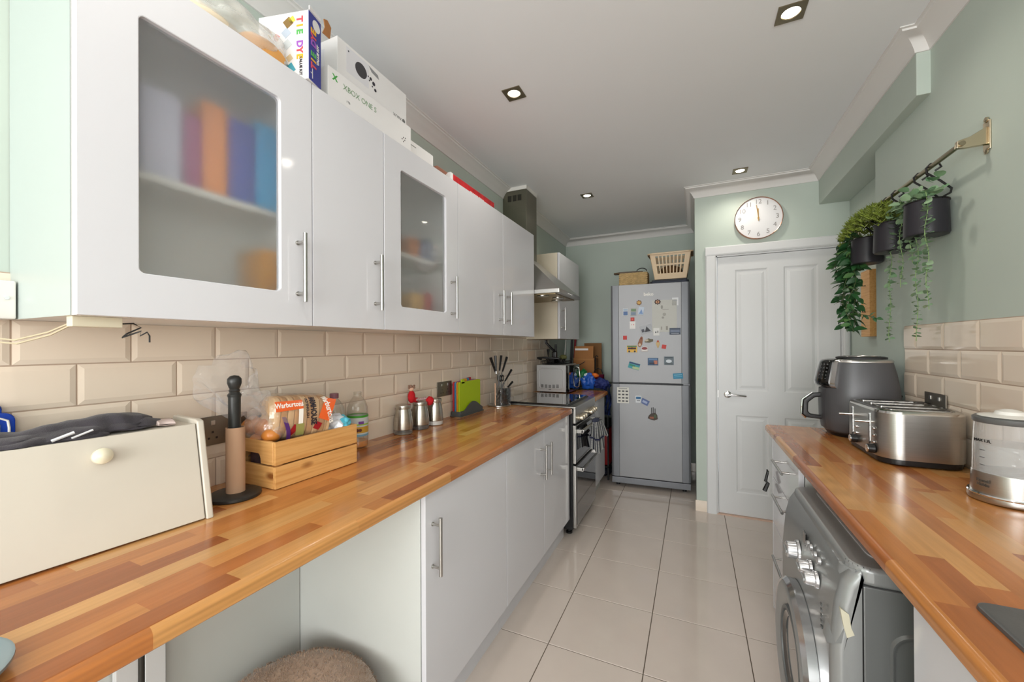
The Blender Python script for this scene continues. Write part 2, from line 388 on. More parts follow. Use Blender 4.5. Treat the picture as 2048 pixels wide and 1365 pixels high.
tube([(.235, DY - .042, .924), (.26, DY - .046, .926), (.30, DY - .046, .924), (.355, DY - .042, .919)], .009, 10, b, rfun=lambda t: .010 - .003 * t)
part('door_handle', b, M_chrome, dr)
part('latch_plate', box(.1655, .1715, DY - .002, DY + .03, .90, .955), M_steelh, dr)

# ------------------------------------------------------------------ downlights
M_bezel = mat('bezel_bronze', (128, 118, 96), .3, .9); M_glow = mat('lamp_glow', (255, 250, 235), emit=(255, 246, 226), estr=9)
for i, (x, y) in enumerate(LIGHTS):
    where = ['nearest the camera on the right', 'above the wall cabinets, nearer one', 'in front of the round clock', 'in front of the extractor chimney', 'over the sink end', 'over the bread bin end'][i]
    t = thing('downlight', 'square bronze downlight ' + where, 'light', (x, y, ZC), group='downlights in the ceiling')
    b = N(); h = .046; r = .031; n = 32
    def sq(a): c_, s_ = math.cos(a), math.sin(a); k = h / max(abs(c_), abs(s_)); return (c_ * k, s_ * k)
    A = [sq(2 * PI * k / n + PI / 4) for k in range(n)]; Bc = [(r * math.cos(2 * PI * k / n + PI / 4), r * math.sin(2 * PI * k / n + PI / 4)) for k in range(n)]
    loft([[(p[0], p[1], 0) for p in A], [(p[0], p[1], -.004) for p in A], [(p[0], p[1], -.004) for p in Bc], [(p[0] * .93, p[1] * .93, -.001) for p in Bc]], b, cap=False)
    part('bezel', b, M_bezel, t, True)
    part('lamp', lathe([(.028, -.0012), (.024, -.004), (.01, -.005)], seg=24), M_glow, t, True)
    l = bpy.data.lights.new('spot', 'SPOT'); l.energy = SPOT_W; l.spot_size = 2.6; l.spot_blend = .8; l.shadow_soft_size = .03; l.color = (1, .93, .82)
    o = bpy.data.objects.new('spot_lamp', l); o.parent = t; o.location = (0, 0, -.02); C.objects.link(o)

# ------------------------------------------------------------------ handles and cabinets
def bar_v(parent, x, y, z0, z1, xin, r=.006, dirn=1):
    b = cyl((x, y, z0), (x, y, z1), r, 14)
    for z in (z0 + .025, z1 - .025):
        cyl((xin, y, z), (x, y, z), r * .75, 10, b); cyl((xin, y, z), (xin + .004 * dirn, y, z), r * 1.1, 12, b)
    return part('handle', b, M_steelh, parent)
def bar_h(parent, x, y0, y1, z, xin, r=.0055):
    b = cyl((x, y0, z), (x, y1, z), r, 14); d = 1 if x > xin else -1
    for y in (y0 + .025, y1 - .025): cyl((xin, y, z), (x, y, z), r * .8, 10, b)
    return part('handle', b, M_steelh, parent)
CF, CZ0, CZ1 = -1.047, 1.371, 2.107
frost = bpy.data.materials.new('frosted_glass'); frost.use_nodes = True; nt = frost.node_tree; nt.nodes.clear()
o_ = nt.nodes.new('ShaderNodeOutputMaterial'); rf = nt.nodes.new('ShaderNodeBsdfRefraction'); rf.inputs['IOR'].default_value = 1.12; rf.inputs['Roughness'].default_value = .85; rf.inputs['Color'].default_value = (.98, .99, .99, 1)
gl = nt.nodes.new('ShaderNodeBsdfGlossy'); gl.inputs['Roughness'].default_value = .03; gl.inputs['Color'].default_value = (.9, .93, .95, 1)
df = nt.nodes.new('ShaderNodeBsdfDiffuse'); df.inputs['Color'].default_value = (.62, .66, .68, 1); tl = nt.nodes.new('ShaderNodeBsdfTranslucent'); tl.inputs['Color'].default_value = (.98, .99, .99, 1)
fr = nt.nodes.new('ShaderNodeLayerWeight'); fr.inputs[0].default_value = .12; m0 = nt.nodes.new('ShaderNodeMixShader'); m1 = nt.nodes.new('ShaderNodeMixShader'); m2 = nt.nodes.new('ShaderNodeMixShader'); m0.inputs[0].default_value = .2; m1.inputs[0].default_value = .10
fq = nt.nodes.new('ShaderNodeMapRange'); fq.inputs[3].default_value = .035; fq.inputs[4].default_value = .5; nt.links.new(fr.outputs[1], fq.inputs[0])
nt.links.new(rf.outputs[0], m0.inputs[1]); nt.links.new(tl.outputs[0], m0.inputs[2]); nt.links.new(m0.outputs[0], m1.inputs[1]); nt.links.new(df.outputs[0], m1.inputs[2]); nt.links.new(fq.outputs[0], m2.inputs[0]); nt.links.new(m1.outputs[0], m2.inputs[1]); nt.links.new(gl.outputs[0], m2.inputs[2]); nt.links.new(m2.outputs[0], o_.inputs[0])
def door_slab(y0, y1, z0, z1, xf, t=.018): return box(xf - t, xf, y0 + .0015, y1 - .0015, z0, z1, .0022)
def wall_cab(y0, y1, doors, label, glass=False, z0=CZ0, z1=CZ1, handles=(), side=M_carc):
    t = thing('wall_cabinet', label, 'cabinet', ((XL + CF) / 2, (y0 + y1) / 2, z0))
    xb = CF - .02; th = .016
    if glass:
        b = N()
        for a in ((XL + .002, xb, y0 + .001, y0 + th, z0, z1), (XL + .002, xb, y1 - th, y1 - .001, z0, z1), (XL + .002, xb, y0 + th, y1 - th, z0, z0 + th), (XL + .002, xb, y0 + th, y1 - th, z1 - th, z1), (XL + .002, XL + .008, y0 + th, y1 - th, z0 + th, z1 - th)): box(*a, bm=b)
        part('carcass', b, mat('white_interior', (240, 240, 236), .5), t)
        part('end_panel', box(XL + .002, xb, y0 - .0005, y0 + .0008, z0, z1), mat('end_panel_grey', (176, 186, 182), .35), t)
        part('shelf', box(XL + .01, -1.135, y0 + th, y1 - th, 1.692, 1.708), M_white, t)
        d = N(); gy0, gy1, gz0, gz1 = y0 + .093, y1 - .1, z0 + .092, z1 - .1
        outer = [(y0 + .0015, z0), (y1 - .0015, z0), (y1 - .0015, z1), (y0 + .0015, z1)]
        inner = rrect(gy0, gy1, gz0, gz1, .012, 6)
        # frame: ring between outer rectangle and rounded opening
        n = len(inner); cy_, cz_ = (gy0 + gy1) / 2, (gz0 + gz1) / 2
        def rect_at(p):
            dy, dz = p[0] - cy_, p[1] - cz_
            hy, hz = (y1 - y0) / 2 - .0015, (z1 - z0) / 2; sy = (hy / abs(dy)) if dy else 1e9; sz = (hz / abs(dz)) if dz else 1e9; k = min(sy, sz)
            return ((y0 + y1) / 2 + max(-hy, min(hy, dy * k)), (z0 + z1) / 2 + max(-hz, min(hz, dz * k)))
        out2 = [rect_at(p) for p in inner]
        # snap the ring point nearest to each corner
        for c_ in outer:
            i = min(range(n), key=lambda i: (out2[i][0] - c_[0]) ** 2 + (out2[i][1] - c_[1]) ** 2); out2[i] = c_
        loft([[(CF - .018, *p) for p in out2], [(CF - .0015, *p) for p in out2], [(CF, cy_ + (p[0] - cy_) * .996, cz_ + (p[1] - cz_) * .997) for p in out2],
              [(CF, *p) for p in inner], [(CF - .001, cy_ + (p[0] - cy_) * .99, cz_ + (p[1] - cz_) * .994) for p in inner], [(CF - .018, cy_ + (p[0] - cy_) * .985, cz_ + (p[1] - cz_) * .99) for p in inner]], d, cap=False)
        dd = part('door', d, M_gloss, t, smooth=25)
        part('glass_pane', grid(lambda u, v: (CF - .010, gy0 - .008 + (gy1 - gy0 + .016) * u, gz0 - .008 + (gz1 - gz0 + .016) * v), 1, 1), frost, dd, smooth=0)
    else:
        part('carcass', box(XL + .002, xb, y0 + .001, y1 - .001, z0, z1, .001), side, t); dd = None
    for k, (a, c) in enumerate(doors):
        if not glass: dd = part('door', door_slab(a, c, z0, z1, CF), M_gloss, t)
    for y in handles: bar_v(dd, CF + .033, y, 1.438, 1.636, CF)
    return t
wall_cab(.339, .848, [(.339, .848)], 'white gloss wall cabinet with large frosted glass door at the near end of the row', True, handles=[.797])
wall_cab(.848, 1.155, [(.848, 1.155)], 'narrow solid white gloss wall cabinet between the two glass-doored ones', handles=[1.107])
wall_cab(1.155, 1.668, [(1.155, 1.668)], 'white gloss wall cabinet with the narrower-looking dark frosted pane, middle of the row', True, handles=[1.605])
t = wall_cab(1.668, 2.692, [(1.668, 2.176), (2.176, 2.692)], 'double-door solid white gloss wall cabinet beside the extractor hood', handles=[])
ds = [c for c in t.children if c.name.startswith('door')]
for d_, y in zip(ds, (2.119, 2.226)): bar_v(d_, CF + .033, y, 1.438, 1.634, CF)
wall_cab(3.29, 3.93, [(3.29, 3.93)], 'white wall cabinet with cream side panel beyond the extractor hood', z0=1.366, z1=2.11, handles=[3.346], side=M_cream)

def base_cab(y0, y1, doors, handles, label):
    t = thing('base_cabinet', label, 'cabinet', (-1.06, (y0 + y1) / 2, 0))
    part('carcass', box(XL + .002, -.795, y0, y1, .125, .841, .001), M_carc, t)
    part('plinth', box(-.834, -.818, y0, y1, .0, .124), M_gloss, t)
    for (a, c), h in zip(doors, handles):
        d_ = part('door', box(-.793, -.775, a + .0015, c - .0015, .125, .838, .0022), M_gloss, t)
        bar_v(d_, -.742, h, .57, .757, -.775)
    return t
base_cab(1.033, 1.635, [(1.033, 1.635)], [1.07], 'white gloss base cabinet with a single wide door and left-hand bar handle')
base_cab(1.636, 2.632, [(1.636, 2.133), (2.133, 2.632)], [2.078, 2.17], 'white gloss double base cabinet next to the cooker')
t = thing('base_cabinet', 'narrow white base cabinet between the cooker and the refrigerator', 'cabinet', (-1.06, 3.5, 0))
part('carcass', box(XL + .002, -.78, 3.275, 3.74, .11, .841), M_carc, t); part('door', box(-.778, -.76, 3.277, 3.738, .11, .838, .002), M_gloss, t); part('plinth', box(-.82, -.805, 3.275, 3.74, 0, .11), M_carc, t)

# worktops (rounded front edge)
def counter_prof(xw, xf, z0=.843, z1=.880, r=.014):
    d = 1 if xf > xw else -1
    pts = [(xw, z0), (xw, z1)]
    for i in range(7): a = PI/2 * i / 6; pts.append((xf - d * r + d * r * math.sin(a), z1 - r + r * math.cos(a)))
    for i in range(1, 7): a = PI/2 * i / 6; pts.append((xf - d * .009 + d * .009 * math.cos(a), z0 + .009 - .009 * math.sin(a)))
    return pts
WT = .880
M0 = thing('worktop', 'long wood-stave laminate worktop on the left carrying the bread bin and crate', 'worktop', (-1.06, 1.1, .843))
part('board', prism(counter_prof(XL + .002, -.753), 'Y', -.65, 2.628), M_wood, M0, smooth=30)
part('end_strip', prism([(-1.35, .847), (-1.35, .8795), (-.766, .8795), (-.754, .868), (-.754, .85), (-.76, .846)], 'Y', 2.628, 2.634), M_steelh, M0)
M1 = thing('worktop', 'short wood-stave laminate worktop under the microwave', 'worktop', (-1.06, 3.5, .843))
part('board', prism(counter_prof(XL + .002, -.735), 'Y', 3.268, 3.765), M_wood, M1, smooth=30)
M2 = thing('worktop', 'wood-stave laminate worktop on the right carrying the toaster and kettle', 'worktop', (.6, .9, .843))
b = prism(counter_prof(XR - .002, .345, .846, .880), 'Y', .86, 2.506)
prism(counter_prof(.47, .345, .846, .880), 'Y', -1.0, .86, bm=b); box(.79, XR - .002, -1.0, .86, .846, .880, bm=b); box(.47, .79, -1.0, .1, .846, .880, bm=b)
part('board', b, M_wood2, M2, smooth=30)

# right base units
t = thing('drawer_unit', 'white gloss three-drawer unit at the far end of the right worktop', 'cabinet', (.6, 2.1, 0))
part('carcass', box(.374, XR - .002, 1.80, 2.34, 0, .845), M_carc, t); part('end_panel', box(.353, XR - .002, 2.340, 2.352, 0, .845, .002), M_gloss, t)
for z0, z1, zh in ((.655, .842, .775), (.43, .652, .615), (.012, .427, .335)):
    d_ = part('drawer', box(.354, .372, 1.805, 2.338, z0 + .001, z1, .002), M_gloss, t); bar_h(d_, .325, 1.945, 2.17, zh, .354)
t = thing('base_cabinet', 'white base cabinet under the sink end of the right worktop', 'cabinet', (.6, 0, 0))
b = box(.394, XR - .002, -.95, 1.0, .10, .62); box(.394, XR - .002, .985, 1.0, .62, .845, bm=b)
part('carcass', b, M_carc, t)
part('door', box(.374, .392, .45, 1.0, .10, .843, .002), M_gloss, t); part('door', box(.374, .392, -.12, .448, .10, .843, .002), M_gloss, t)

# space under the near left worktop
t = thing('side_panel', 'tall off-white board lining the wall under the left worktop', 'panel', (-1.35, .8, 0))
part('panel', box(XL + .001, XL + .012, .615, 1.03, .0, .842), mat('panel_grey', (205, 207, 203), .35, noise_amt=.02, noise_scale=3), t)
part('panel', box(XL + .001, XL + .010, .1, .612, .0, .842), mat('panel_grey', (205, 207, 203), .35), t)
t = thing('support_post', 'painted post with a dark pipe under the near left worktop', 'post', (-1.3, .5, 0))
part('post', box(-1.345, -1.315, .555, .60, 0, .842, .002), M_door, t)
part('post', box(-1.345, -1.325, .50, .545, 0, .842, .002), M_door, t)
part('pipe', cyl((-1.325, .552, 0), (-1.325, .552, .842), .008), mat('pipe_dark', (60, 58, 54), .4, .6), t)

# ================================================================== appliances
# refrigerator (slightly turned)
FR = (-.70, 3.76, 0); FRZ = math.atan2(.045, .678)
M_fr = mat('fridge_silver', (156, 157, 160), .48, .3, noise_amt=.01); M_frs = mat('fridge_trim', (108, 110, 114), .4, .4); M_frd = mat('fridge_side', (70, 72, 76), .5)
fridge = thing('refrigerator', 'tall silver two-door refrigerator covered in magnets at the end of the room', 'refrigerator', FR, FRZ)
W_ = .675
part('body', box(.006, W_ - .006, .05, .64, .03, 1.855, .004), M_frd, fridge, True)
for nm, z0, z1 in (('upper_door', .965, 1.86), ('lower_door', .098, .95)):
    b = box(.070, W_ - .070, .0, .048, z0, z1, .004)
    d_ = part(nm, b, M_fr, fridge, True)
    for x0, x1 in ((0, .069), (W_ - .069, W_)):
        pr = [(x0, .048), (x0, .010), (x0 + .012, .002), (x0 + .012, 0)] if x0 == 0 else []
        bb = prism([(x0, .048), (x0, .014), (x0 + .02, .001), (x1, .001), (x1, .048)] if x0 == 0 else [(x0, .048), (x0, .001), (x1 - .02, .001), (x1, .014), (x1, .048)], 'Z', z0, z1)
        part('edge_trim', bb, M_frs, d_, True)
part('hinge', box(W_ - .06, W_ - .005, .0, .03, .951, .964, .002), M_frs, fridge, True)
part('kick_panel', box(.002, W_ - .002, .004, .05, .035, .09, .003), M_frs, fridge, True)
for x in (.05, W_ - .05):
    for y in (.08, .58): part('foot', lathe([(.018, 0), (.018, .03)], x, y, 12), M_black, fridge, True)
part('logo', text_bm('beko', .042, frame((.333, -.0004, 1.765), (1, 0, 0), (0, 0, 1)), .0006, bold=.001), M_white, fridge.children[1], True)

FM = Matrix.Translation(FR) @ Matrix.Rotation(FRZ, 4, 'Z')
def px(name, rgb, **k): return mat(name, rgb, .5, **k)
def magnet(x, z, w_, h, rgb, label, name='magnet', rot=0, extra=(), shape='rect', cat='magnet'):
    """a flat magnet on the refrigerator door; extra = coloured printed pieces in its own plane"""
    M = FM @ Matrix.Translation((x, -.0005, z)) @ Matrix.Rotation(math.radians(rot), 4, 'Y')
    t = thing(name, label, cat, tuple(M.translation), 0, rot=M.to_euler())
    if shape == 'rect': b = box(-w_ / 2, w_ / 2, -.004, 0, -h / 2, h / 2, .0006, 1)
    elif shape == 'paper': b = box(-w_ / 2, w_ / 2, -.0012, 0, -h / 2, h / 2)
    else: b = prism([(w_ / 2 * p[0], h / 2 * p[1]) for p in shape], 'Y', -.006, 0, .001, seg=1)
    base = part('plate' if shape != 'paper' else 'sheet', b, px('print_%d_%d_%d' % rgb, rgb), t, True)
    y0 = -.0012 if shape == 'paper' else (-.004 if shape == 'rect' else -.006)
    for (ex, ez, ew, eh, ec, *sh) in extra:
        if sh and sh[0] == 'o': bb = prism([(ex * w_ + ew * w_ / 2 * math.cos(a * PI / 8), ez * h + eh * h / 2 * math.sin(a * PI / 8)) for a in range(16)], 'Y', y0 - .0012, y0 + .0004)
        elif sh and sh[0] == 't': bb = prism([(ex * w_ - ew * w_ / 2, ez * h - eh * h / 2), (ex * w_ + ew * w_ / 2, ez * h - eh * h / 2), (ex * w_, ez * h + eh * h / 2)], 'Y', y0 - .0012, y0 + .0004)
        else: bb = box(ex * w_ - ew * w_ / 2, ex * w_ + ew * w_ / 2, y0 - .0008, y0 + .0004, ez * h - eh * h / 2, ez * h + eh * h / 2)
        part('print', bb, px('print_%d_%d_%d' % ec, ec), base, True)
    return t
star = [((1 if k % 2 == 0 else .72) * math.cos(k * PI / 8), (1 if k % 2 == 0 else .72) * math.sin(k * PI / 8)) for k in range(16)]
oval = [(math.cos(k * PI / 8), math.sin(k * PI / 8)) for k in range(16)]
magnet(.465, 1.565, .205, .285, (196, 196, 190), 'large grey pencil drawing held on the upper refrigerator door', 'paper_drawing', 0, [(-.1, .28, .09, .12, (150, 148, 142), 'o'), (0, .05, .14, .1, (164, 162, 156), 'o'), (-.06, -.05, .1, .07, (158, 156, 150), 'o'), (.1, -.38, .08, .12, (150, 146, 138)), (-.12, -.38, .05, .1, (156, 152, 146)), (.05, .2, .25, .015, (158, 156, 150))], 'paper', 'drawing')
magnet(.251, 1.692, .052, .05, (128, 84, 38), 'brown and gold spiky round magnet at the top left of the upper door', rot=30, extra=[(0, 0, .6, .55, (198, 158, 84), 'o')], shape=star)
magnet(.132, 1.609, .047, .072, (206, 208, 212), 'blue seascape photo magnet, left one of the three in a row', extra=[(0, -.15, .8, .5, (84, 112, 158)), (0, .3, .8, .25, (160, 180, 200))])
magnet(.202, 1.612, .05, .070, (176, 178, 176), 'green hillside photo magnet, middle one of the three in a row', extra=[(0, .2, .85, .35, (110, 138, 104)), (0, -.25, .85, .4, (120, 138, 160))], rot=3)
magnet(.268, 1.618, .05, .072, (190, 202, 218), 'pale blue photo magnet with white sail, right one of the three in a row', extra=[(.05, -.1, .7, .6, (120, 150, 196), 't')], rot=8)
magnet(.193, 1.543, .033, .033, (190, 44, 40), 'red square magnet above the small white note', extra=[(0, 0, .35, .35, (214, 110, 90))])
magnet(.193, 1.490, .050, .068, (232, 230, 228), 'small white note with two tiny red hearts', 'note', extra=[(-.15, .05, .12, .1, (200, 80, 90), 'o'), (.2, .05, .16, .12, (206, 40, 60), 'o')], shape='paper', cat='note')
magnet(.409, 1.692, .060, .052, (58, 26, 24), 'dark red flower-shaped magnet over the corner of the drawing', extra=[(0, 0, .5, .5, (206, 150, 110), 'o'), (0, 0, .22, .3, (60, 20, 20), 'o')], shape=star)
magnet(.555, 1.690, .052, .070, (226, 228, 232), 'white card at the top right corner of the drawing', 'note', extra=[(0, .1, .6, .06, (190, 194, 200))], shape='paper', cat='note')
magnet(.310, 1.450, .096, .070, (176, 180, 186), 'black and white photo magnet tilted below the three in a row', rot=-14, extra=[(.1, 0, .55, .7, (44, 46, 54), 't'), (-.3, -.1, .25, .4, (70, 72, 84))])
magnet(.398, 1.425, .052, .068, (226, 226, 224), 'white card magnet with a small black drawing under the large sketch', extra=[(-.1, 0, .25, .3, (60, 60, 60), 't'), (.22, 0, .12, .3, (70, 70, 70))])
magnet(.552, 1.427, .090, .058, (66, 78, 98), 'dark blue-grey landscape magnet at the lower right corner of the drawing', extra=[(0, .05, .85, .4, (112, 124, 146)), (0, -.3, .7, .08, (190, 196, 206))])
magnet(.126, 1.375, .034, .036, (196, 46, 42), 'plain red square magnet at the left edge of the upper door')
magnet(.262, 1.337, .044, .1, (146, 92, 60), 'brown guitar-shaped magnet in the middle of the upper door', rot=14, shape=[(.75 * math.cos(t) if math.sin(t) > -.2 else .95 * math.cos(t), math.sin(t)) for t in [k * PI / 8 for k in range(16)]], extra=[(0, -.28, .55, .25, (210, 188, 160), 'o'), (0, .3, .3, .2, (120, 50, 40), 'o')])
magnet(.332, 1.348, .078, .04, (98, 90, 66), 'small grey-green vehicle-shaped magnet right of the guitar', rot=-12, shape=[(-1, -.4), (-.6, .5), (.1, 1), (.5, .4), (1, .2), (.9, -.8), (0, -1)], extra=[(-.2, .1, .35, .4, (196, 184, 160))])
magnet(.410, 1.309, .036, .062, (206, 176, 124), 'ice-cream-cone magnet right of centre on the upper door', shape=[(-.5, 1), (.5, 1), (1, .4), (.8, 0), (.15, -1), (-.15, -1), (-.8, 0), (-1, .4)], extra=[(0, .5, .5, .3, (190, 80, 40), 'o')])
magnet(.460, 1.291, .036, .036, (202, 52, 44), 'red square magnet right of the ice cream cone', rot=10)
magnet(.187, 1.272, .090, .062, (226, 178, 70), 'yellow bus magnet with green roof at the left of the upper door', extra=[(0, .38, .9, .2, (60, 120, 84)), (0, .08, .8, .28, (70, 40, 30)), (-.27, -.36, .18, .28, (30, 28, 26), 'o'), (.27, -.36, .18, .28, (30, 28, 26), 'o'), (0, .1, .12, .28, (220, 110, 60))])
magnet(.296, 1.272, .062, .048, (214, 206, 204), 'pale magnet with a dark red pattern beside the bus', extra=[(0, .1, .8, .5, (140, 60, 62), 'o'), (0, -.25, .6, .15, (236, 234, 230))], shape=[(-.9, .6), (-.3, 1), (.4, 1), (.95, .7), (.9, -1), (-.9, -1)])
magnet(.367, 1.158, .088, .066, (50, 84, 120), 'blue harbour photo magnet with orange sunset, lower middle of the upper door', extra=[(.25, -.1, .35, .5, (190, 120, 96)), (-.1, -.25, .5, .25, (36, 50, 76)), (0, .3, .8, .25, (96, 130, 170))])
magnet(.500, 1.167, .080, .074, (104, 118, 128), 'grey photo magnet of a white dome, right of the harbour one', extra=[(0, -.05, .6, .4, (214, 222, 230), 'o'), (0, .36, .8, .12, (60, 74, 84)), (0, -.38, .8, .12, (70, 80, 84))])
magnet(.204, 1.118, .098, .058, (54, 150, 162), 'slanted turquoise and green landscape magnet at the lower left of the upper door', rot=16, extra=[(0, .36, .95, .2, (40, 62, 110)), (.2, -.25, .6, .4, (176, 200, 150)), (-.15, .0, .5, .25, (40, 130, 100))])
magnet(.574, 1.033, .080, .048, (36, 132, 170), 'turquoise rectangular magnet at the lower right of the upper door', rot=-4, extra=[(0, .2, .8, .12, (150, 204, 220)), (0, -.15, .8, .12, (110, 180, 206))])
magnet(.105, .846, .106, .146, (218, 216, 208), 'white magnet sheet of small dark cars on the lower door', extra=[(a, c, .2, .09, (70, 70, 74)) for a in (-.3, 0.02, .32) for c in (-.36, -.16, .05, .26)] + [(0, .42, .7, .05, (150, 150, 150))])
magnet(.241, .815, .050, .062, (222, 226, 230), 'white magnet with a blue top stripe on the lower door', extra=[(0, .2, .85, .36, (40, 100, 146)), (0, -.2, .6, .12, (120, 126, 134))])
magnet(.296, .793, .070, .048, (90, 108, 156), 'blue-grey tilted magnet right of the white and blue one', rot=26, extra=[(0, 0, .6, .4, (160, 174, 206))])
t = magnet(.362, .665, .085, .07, (64, 52, 42), 'dark castle-tower-shaped magnet in the middle of the lower door', shape=[(-1, -.5), (-.8, .2), (-.4, .7), (.5, 1), (.9, .4), (1, -.6), (.3, -1), (-.4, -.8)], extra=[(-.1, -.15, .4, .25, (146, 84, 60)), (.25, .05, .25, .4, (70, 88, 60))])
for dx in (-.010, .004, .02): part('tower', box(dx - .003, dx + .003, -.005, 0, .02, .085 - abs(dx) * .6, .001, 1), px('print_40_38_36', (40, 38, 36)), t, True)

# things on the refrigerator
FZ = 1.857
M_wick = mat('wicker', (196, 168, 120), .7, noise_amt=.15, noise_scale=40)
t = thing('wicker_basket', 'small wicker basket on the left of the refrigerator top', 'basket', (-.52, 4.0, FZ))
b = N()
for k in range(13):
    z = .006 + k * .0105; f = 1 + .0
    for i in range(36):
        pass
    pts = []
    per = [(-.125 + .25 * i / 14, -.08) for i in range(14)] + [(.125, -.08 + .16 * i / 8) for i in range(8)] + [(.125 - .25 * i / 14, .08) for i in range(14)] + [(-.125, .08 - .16 * i / 8) for i in range(8)]
    for i, (x, y) in enumerate(per):
        o = .004 * (1 if (i + k) % 2 else -1); l = math.hypot(x, y); pts.append((x + o * x / l, y + o * y / l, z))
    tube(pts, .0058, 5, b, closed=True)
part('weave', b, M_wick, t, True)
part('lining', box(-.120, .120, -.075, .075, .002, .132), mat('basket_inside', (120, 96, 60), .8), t, True)
t2 = thing('hair_tool', 'flat dark tool with a curled cable lying across the wicker basket', 'appliance', (-.55, 4.0, FZ + .142))
b = prism([(-.16, -.02), (-.1, -.035), (.02, -.03), (.11, -.02), (.11, .02), (-.1, .035), (-.16, .02)], 'Z', 0, .018, .004)
part('body', b, mat('brown_dark', (88, 72, 52), .5), t2, True)
part('cable', tube([(.10 + .045 * math.cos(a), .0, .018 + .028 * math.sin(a)) for a in [PI - i * PI / 10 for i in range(11)]], .004, 8), M_black, t2, True)
M_lb = mat('beige_plastic', (222, 196, 160), .4)
tb = thing('tray', 'grey flat tray stack under the laundry basket', 'tray', (-.2, 4.02, FZ))
b = N(); rz_ = rrect(-.16, .16, -.15, .15, .03)
loft([[(p[0] * k, p[1] * k, z) for p in rz_] for k, z in ((.9, 0), (1, .03), (1.03, .032), (.98, .034), (.9, .012))], b); part('rim', b, mat('tray_grey', (86, 90, 102), .4), tb, True)
part('lid', box(-.15, .15, -.14, .14, .035, .047, .005), mat('tray_black', (48, 50, 56), .4), tb, True)
t = thing('laundry_basket', 'beige slotted plastic laundry basket on the right of the refrigerator top', 'basket', (-.19, 4.02, FZ + .06), rot=(.06, 0, 0))
bw, tw, bd, td, hh = .135, .175, .12, .16, .235
def lb(u, v):  # u 0..1 along front, v height
    return bw + (tw - bw) * v, bd + (td - bd) * v
def wall_slots(n, w0, w1, d0, d1, M):
    b = N(); rowsz = [(0, .22), (.52, .58), (.88, 1)]
    def P3(u, v, o=0): ww = w0 + (w1 - w0) * v; dd = d0 + (d1 - d0) * v; return ((u * 2 - 1) * ww, -dd + o, v * hh)
    def slab(u0, u1, v0, v1):
        q = [P3(u0, v0), P3(u1, v0), P3(u1, v1), P3(u0, v1)]; q2 = [P3(u0, v0, .004), P3(u1, v0, .004), P3(u1, v1, .004), P3(u0, v1, .004)]
        loft([q, q2], b)
    for v0, v1 in rowsz: slab(0, 1, v0, v1)
    m0 = .12
    for k in range(n + 1):
        u = m0 + (1 - 2 * m0) * k / n
        for v0, v1 in ((.22, .52), (.58, .88)):
            if k == 0: slab(0, u + .012, v0, v1)
            elif k == n: slab(u - .012, 1, v0, v1)
            else: slab(u - .016, u + .016, v0, v1)
    b.transform(M); return b
b = N()
merge(b, wall_slots(8, bw, tw, bd, td, Matrix())); merge(b, wall_slots(8, bw, tw, bd, td, Matrix.Rotation(PI, 4, 'Z')))
merge(b, wall_slots(6, bd, td, bw, tw, Matrix.Rotation(PI / 2, 4, 'Z'))); merge(b, wall_slots(6, bd, td, bw, tw, Matrix.Rotation(-PI / 2, 4, 'Z')))
box(-bw, bw, -bd, bd, 0, .005, bm=b)
part('basket_body', b, M_lb, t, True, 0)
b = N(); o_ = rrect(-tw - .02, tw + .02, -td - .02, td + .02, .05); i_ = rrect(-tw + .004, tw - .004, -td + .004, td - .004, .04)
loft([[(*p, hh - .012) for p in o_], [(*p, hh) for p in o_], [(*p, hh + .005) for p in i_], [(*p, hh - .003) for p in i_]], b, cap=False)
part('rim', b, M_lb, t, True)
solo('cloth', blob((-.19, 4.02, FZ + .135), (.10, .08, .055), lambda c: 1 + .2 * noise.noise(c * 3)), mat('brown_cloth', (110, 78, 46), .9), 'crumpled brown cloth inside the beige laundry basket', 'cloth')

# cooker
ck = thing('cooker', 'freestanding steel and black double-oven electric cooker', 'cooker', (-1.05, 2.955, 0))
CY0, CY1, CX = 2.655, 3.255, -.737
part('body', box(XL + .02, CX - .022, CY0, CY1, .045, .872), M_black, ck)
b = box(CX - .02, CX, CY0, CY1, .772, .877, .003); part('control_panel', b, M_steel, ck)
part('hob_rim', box(XL + .02, CX, CY0 - .003, CY1 + .003, .873, .886, .003), M_steelh, ck)
part('hob_glass', box(XL + .03, -.80, CY0 + .01, CY1 - .01, .892, .900, .002), M_bgloss, ck)
part('hob_base', box(XL + .035, -.79, CY0 + .015, CY1 - .015, .885, .893), M_black, ck)
M_ck = mat('oven_glass', (18, 18, 19), .06, coat=1); M_knob = mat('knob_cream_chrome', (200, 190, 170), .2, .9)
for y in (2.745, 2.80, 2.855, 3.02, 3.075, 3.13, 3.19):
    b = N(); Mk = Matrix.Translation((CX, y, .800)) @ Matrix.Rotation(PI / 2, 4, 'Y')
    lathe([(.021, 0), (.021, .006), (.017, .008), (.0165, .030), (.014, .033)], seg=20, bm=b, M=Mk); part('knob', b, M_knob, ck)
for nm, z0, z1, zh in (('upper_oven_door', .497, .758, .715), ('lower_oven_door', .058, .482, .455)):
    b = box(CX - .02, CX, CY0 + .003, CY1 - .003, z0, z1, .002); d_ = part(nm, b, M_steel, ck)
    part('window', box(CX - .004, CX + .002, CY0 + .03, CY1 - .012, z0 + .012, z1 - .006, .001), M_ck, d_)
    h = N(); prism([(CX + .03, zh - .012), (CX + .048, zh - .005), (CX + .052, zh + .012), (CX + .035, zh + .014)], 'Y', CY0 + .03, CY1 - .03, .002, bm=h)
    for y in (CY0 + .03, CY1 - .06): box(CX, CX + .045, y, y + .03, zh - .012, zh + .012, .002, bm=h)
    part('handle', h, M_steelh, d_)
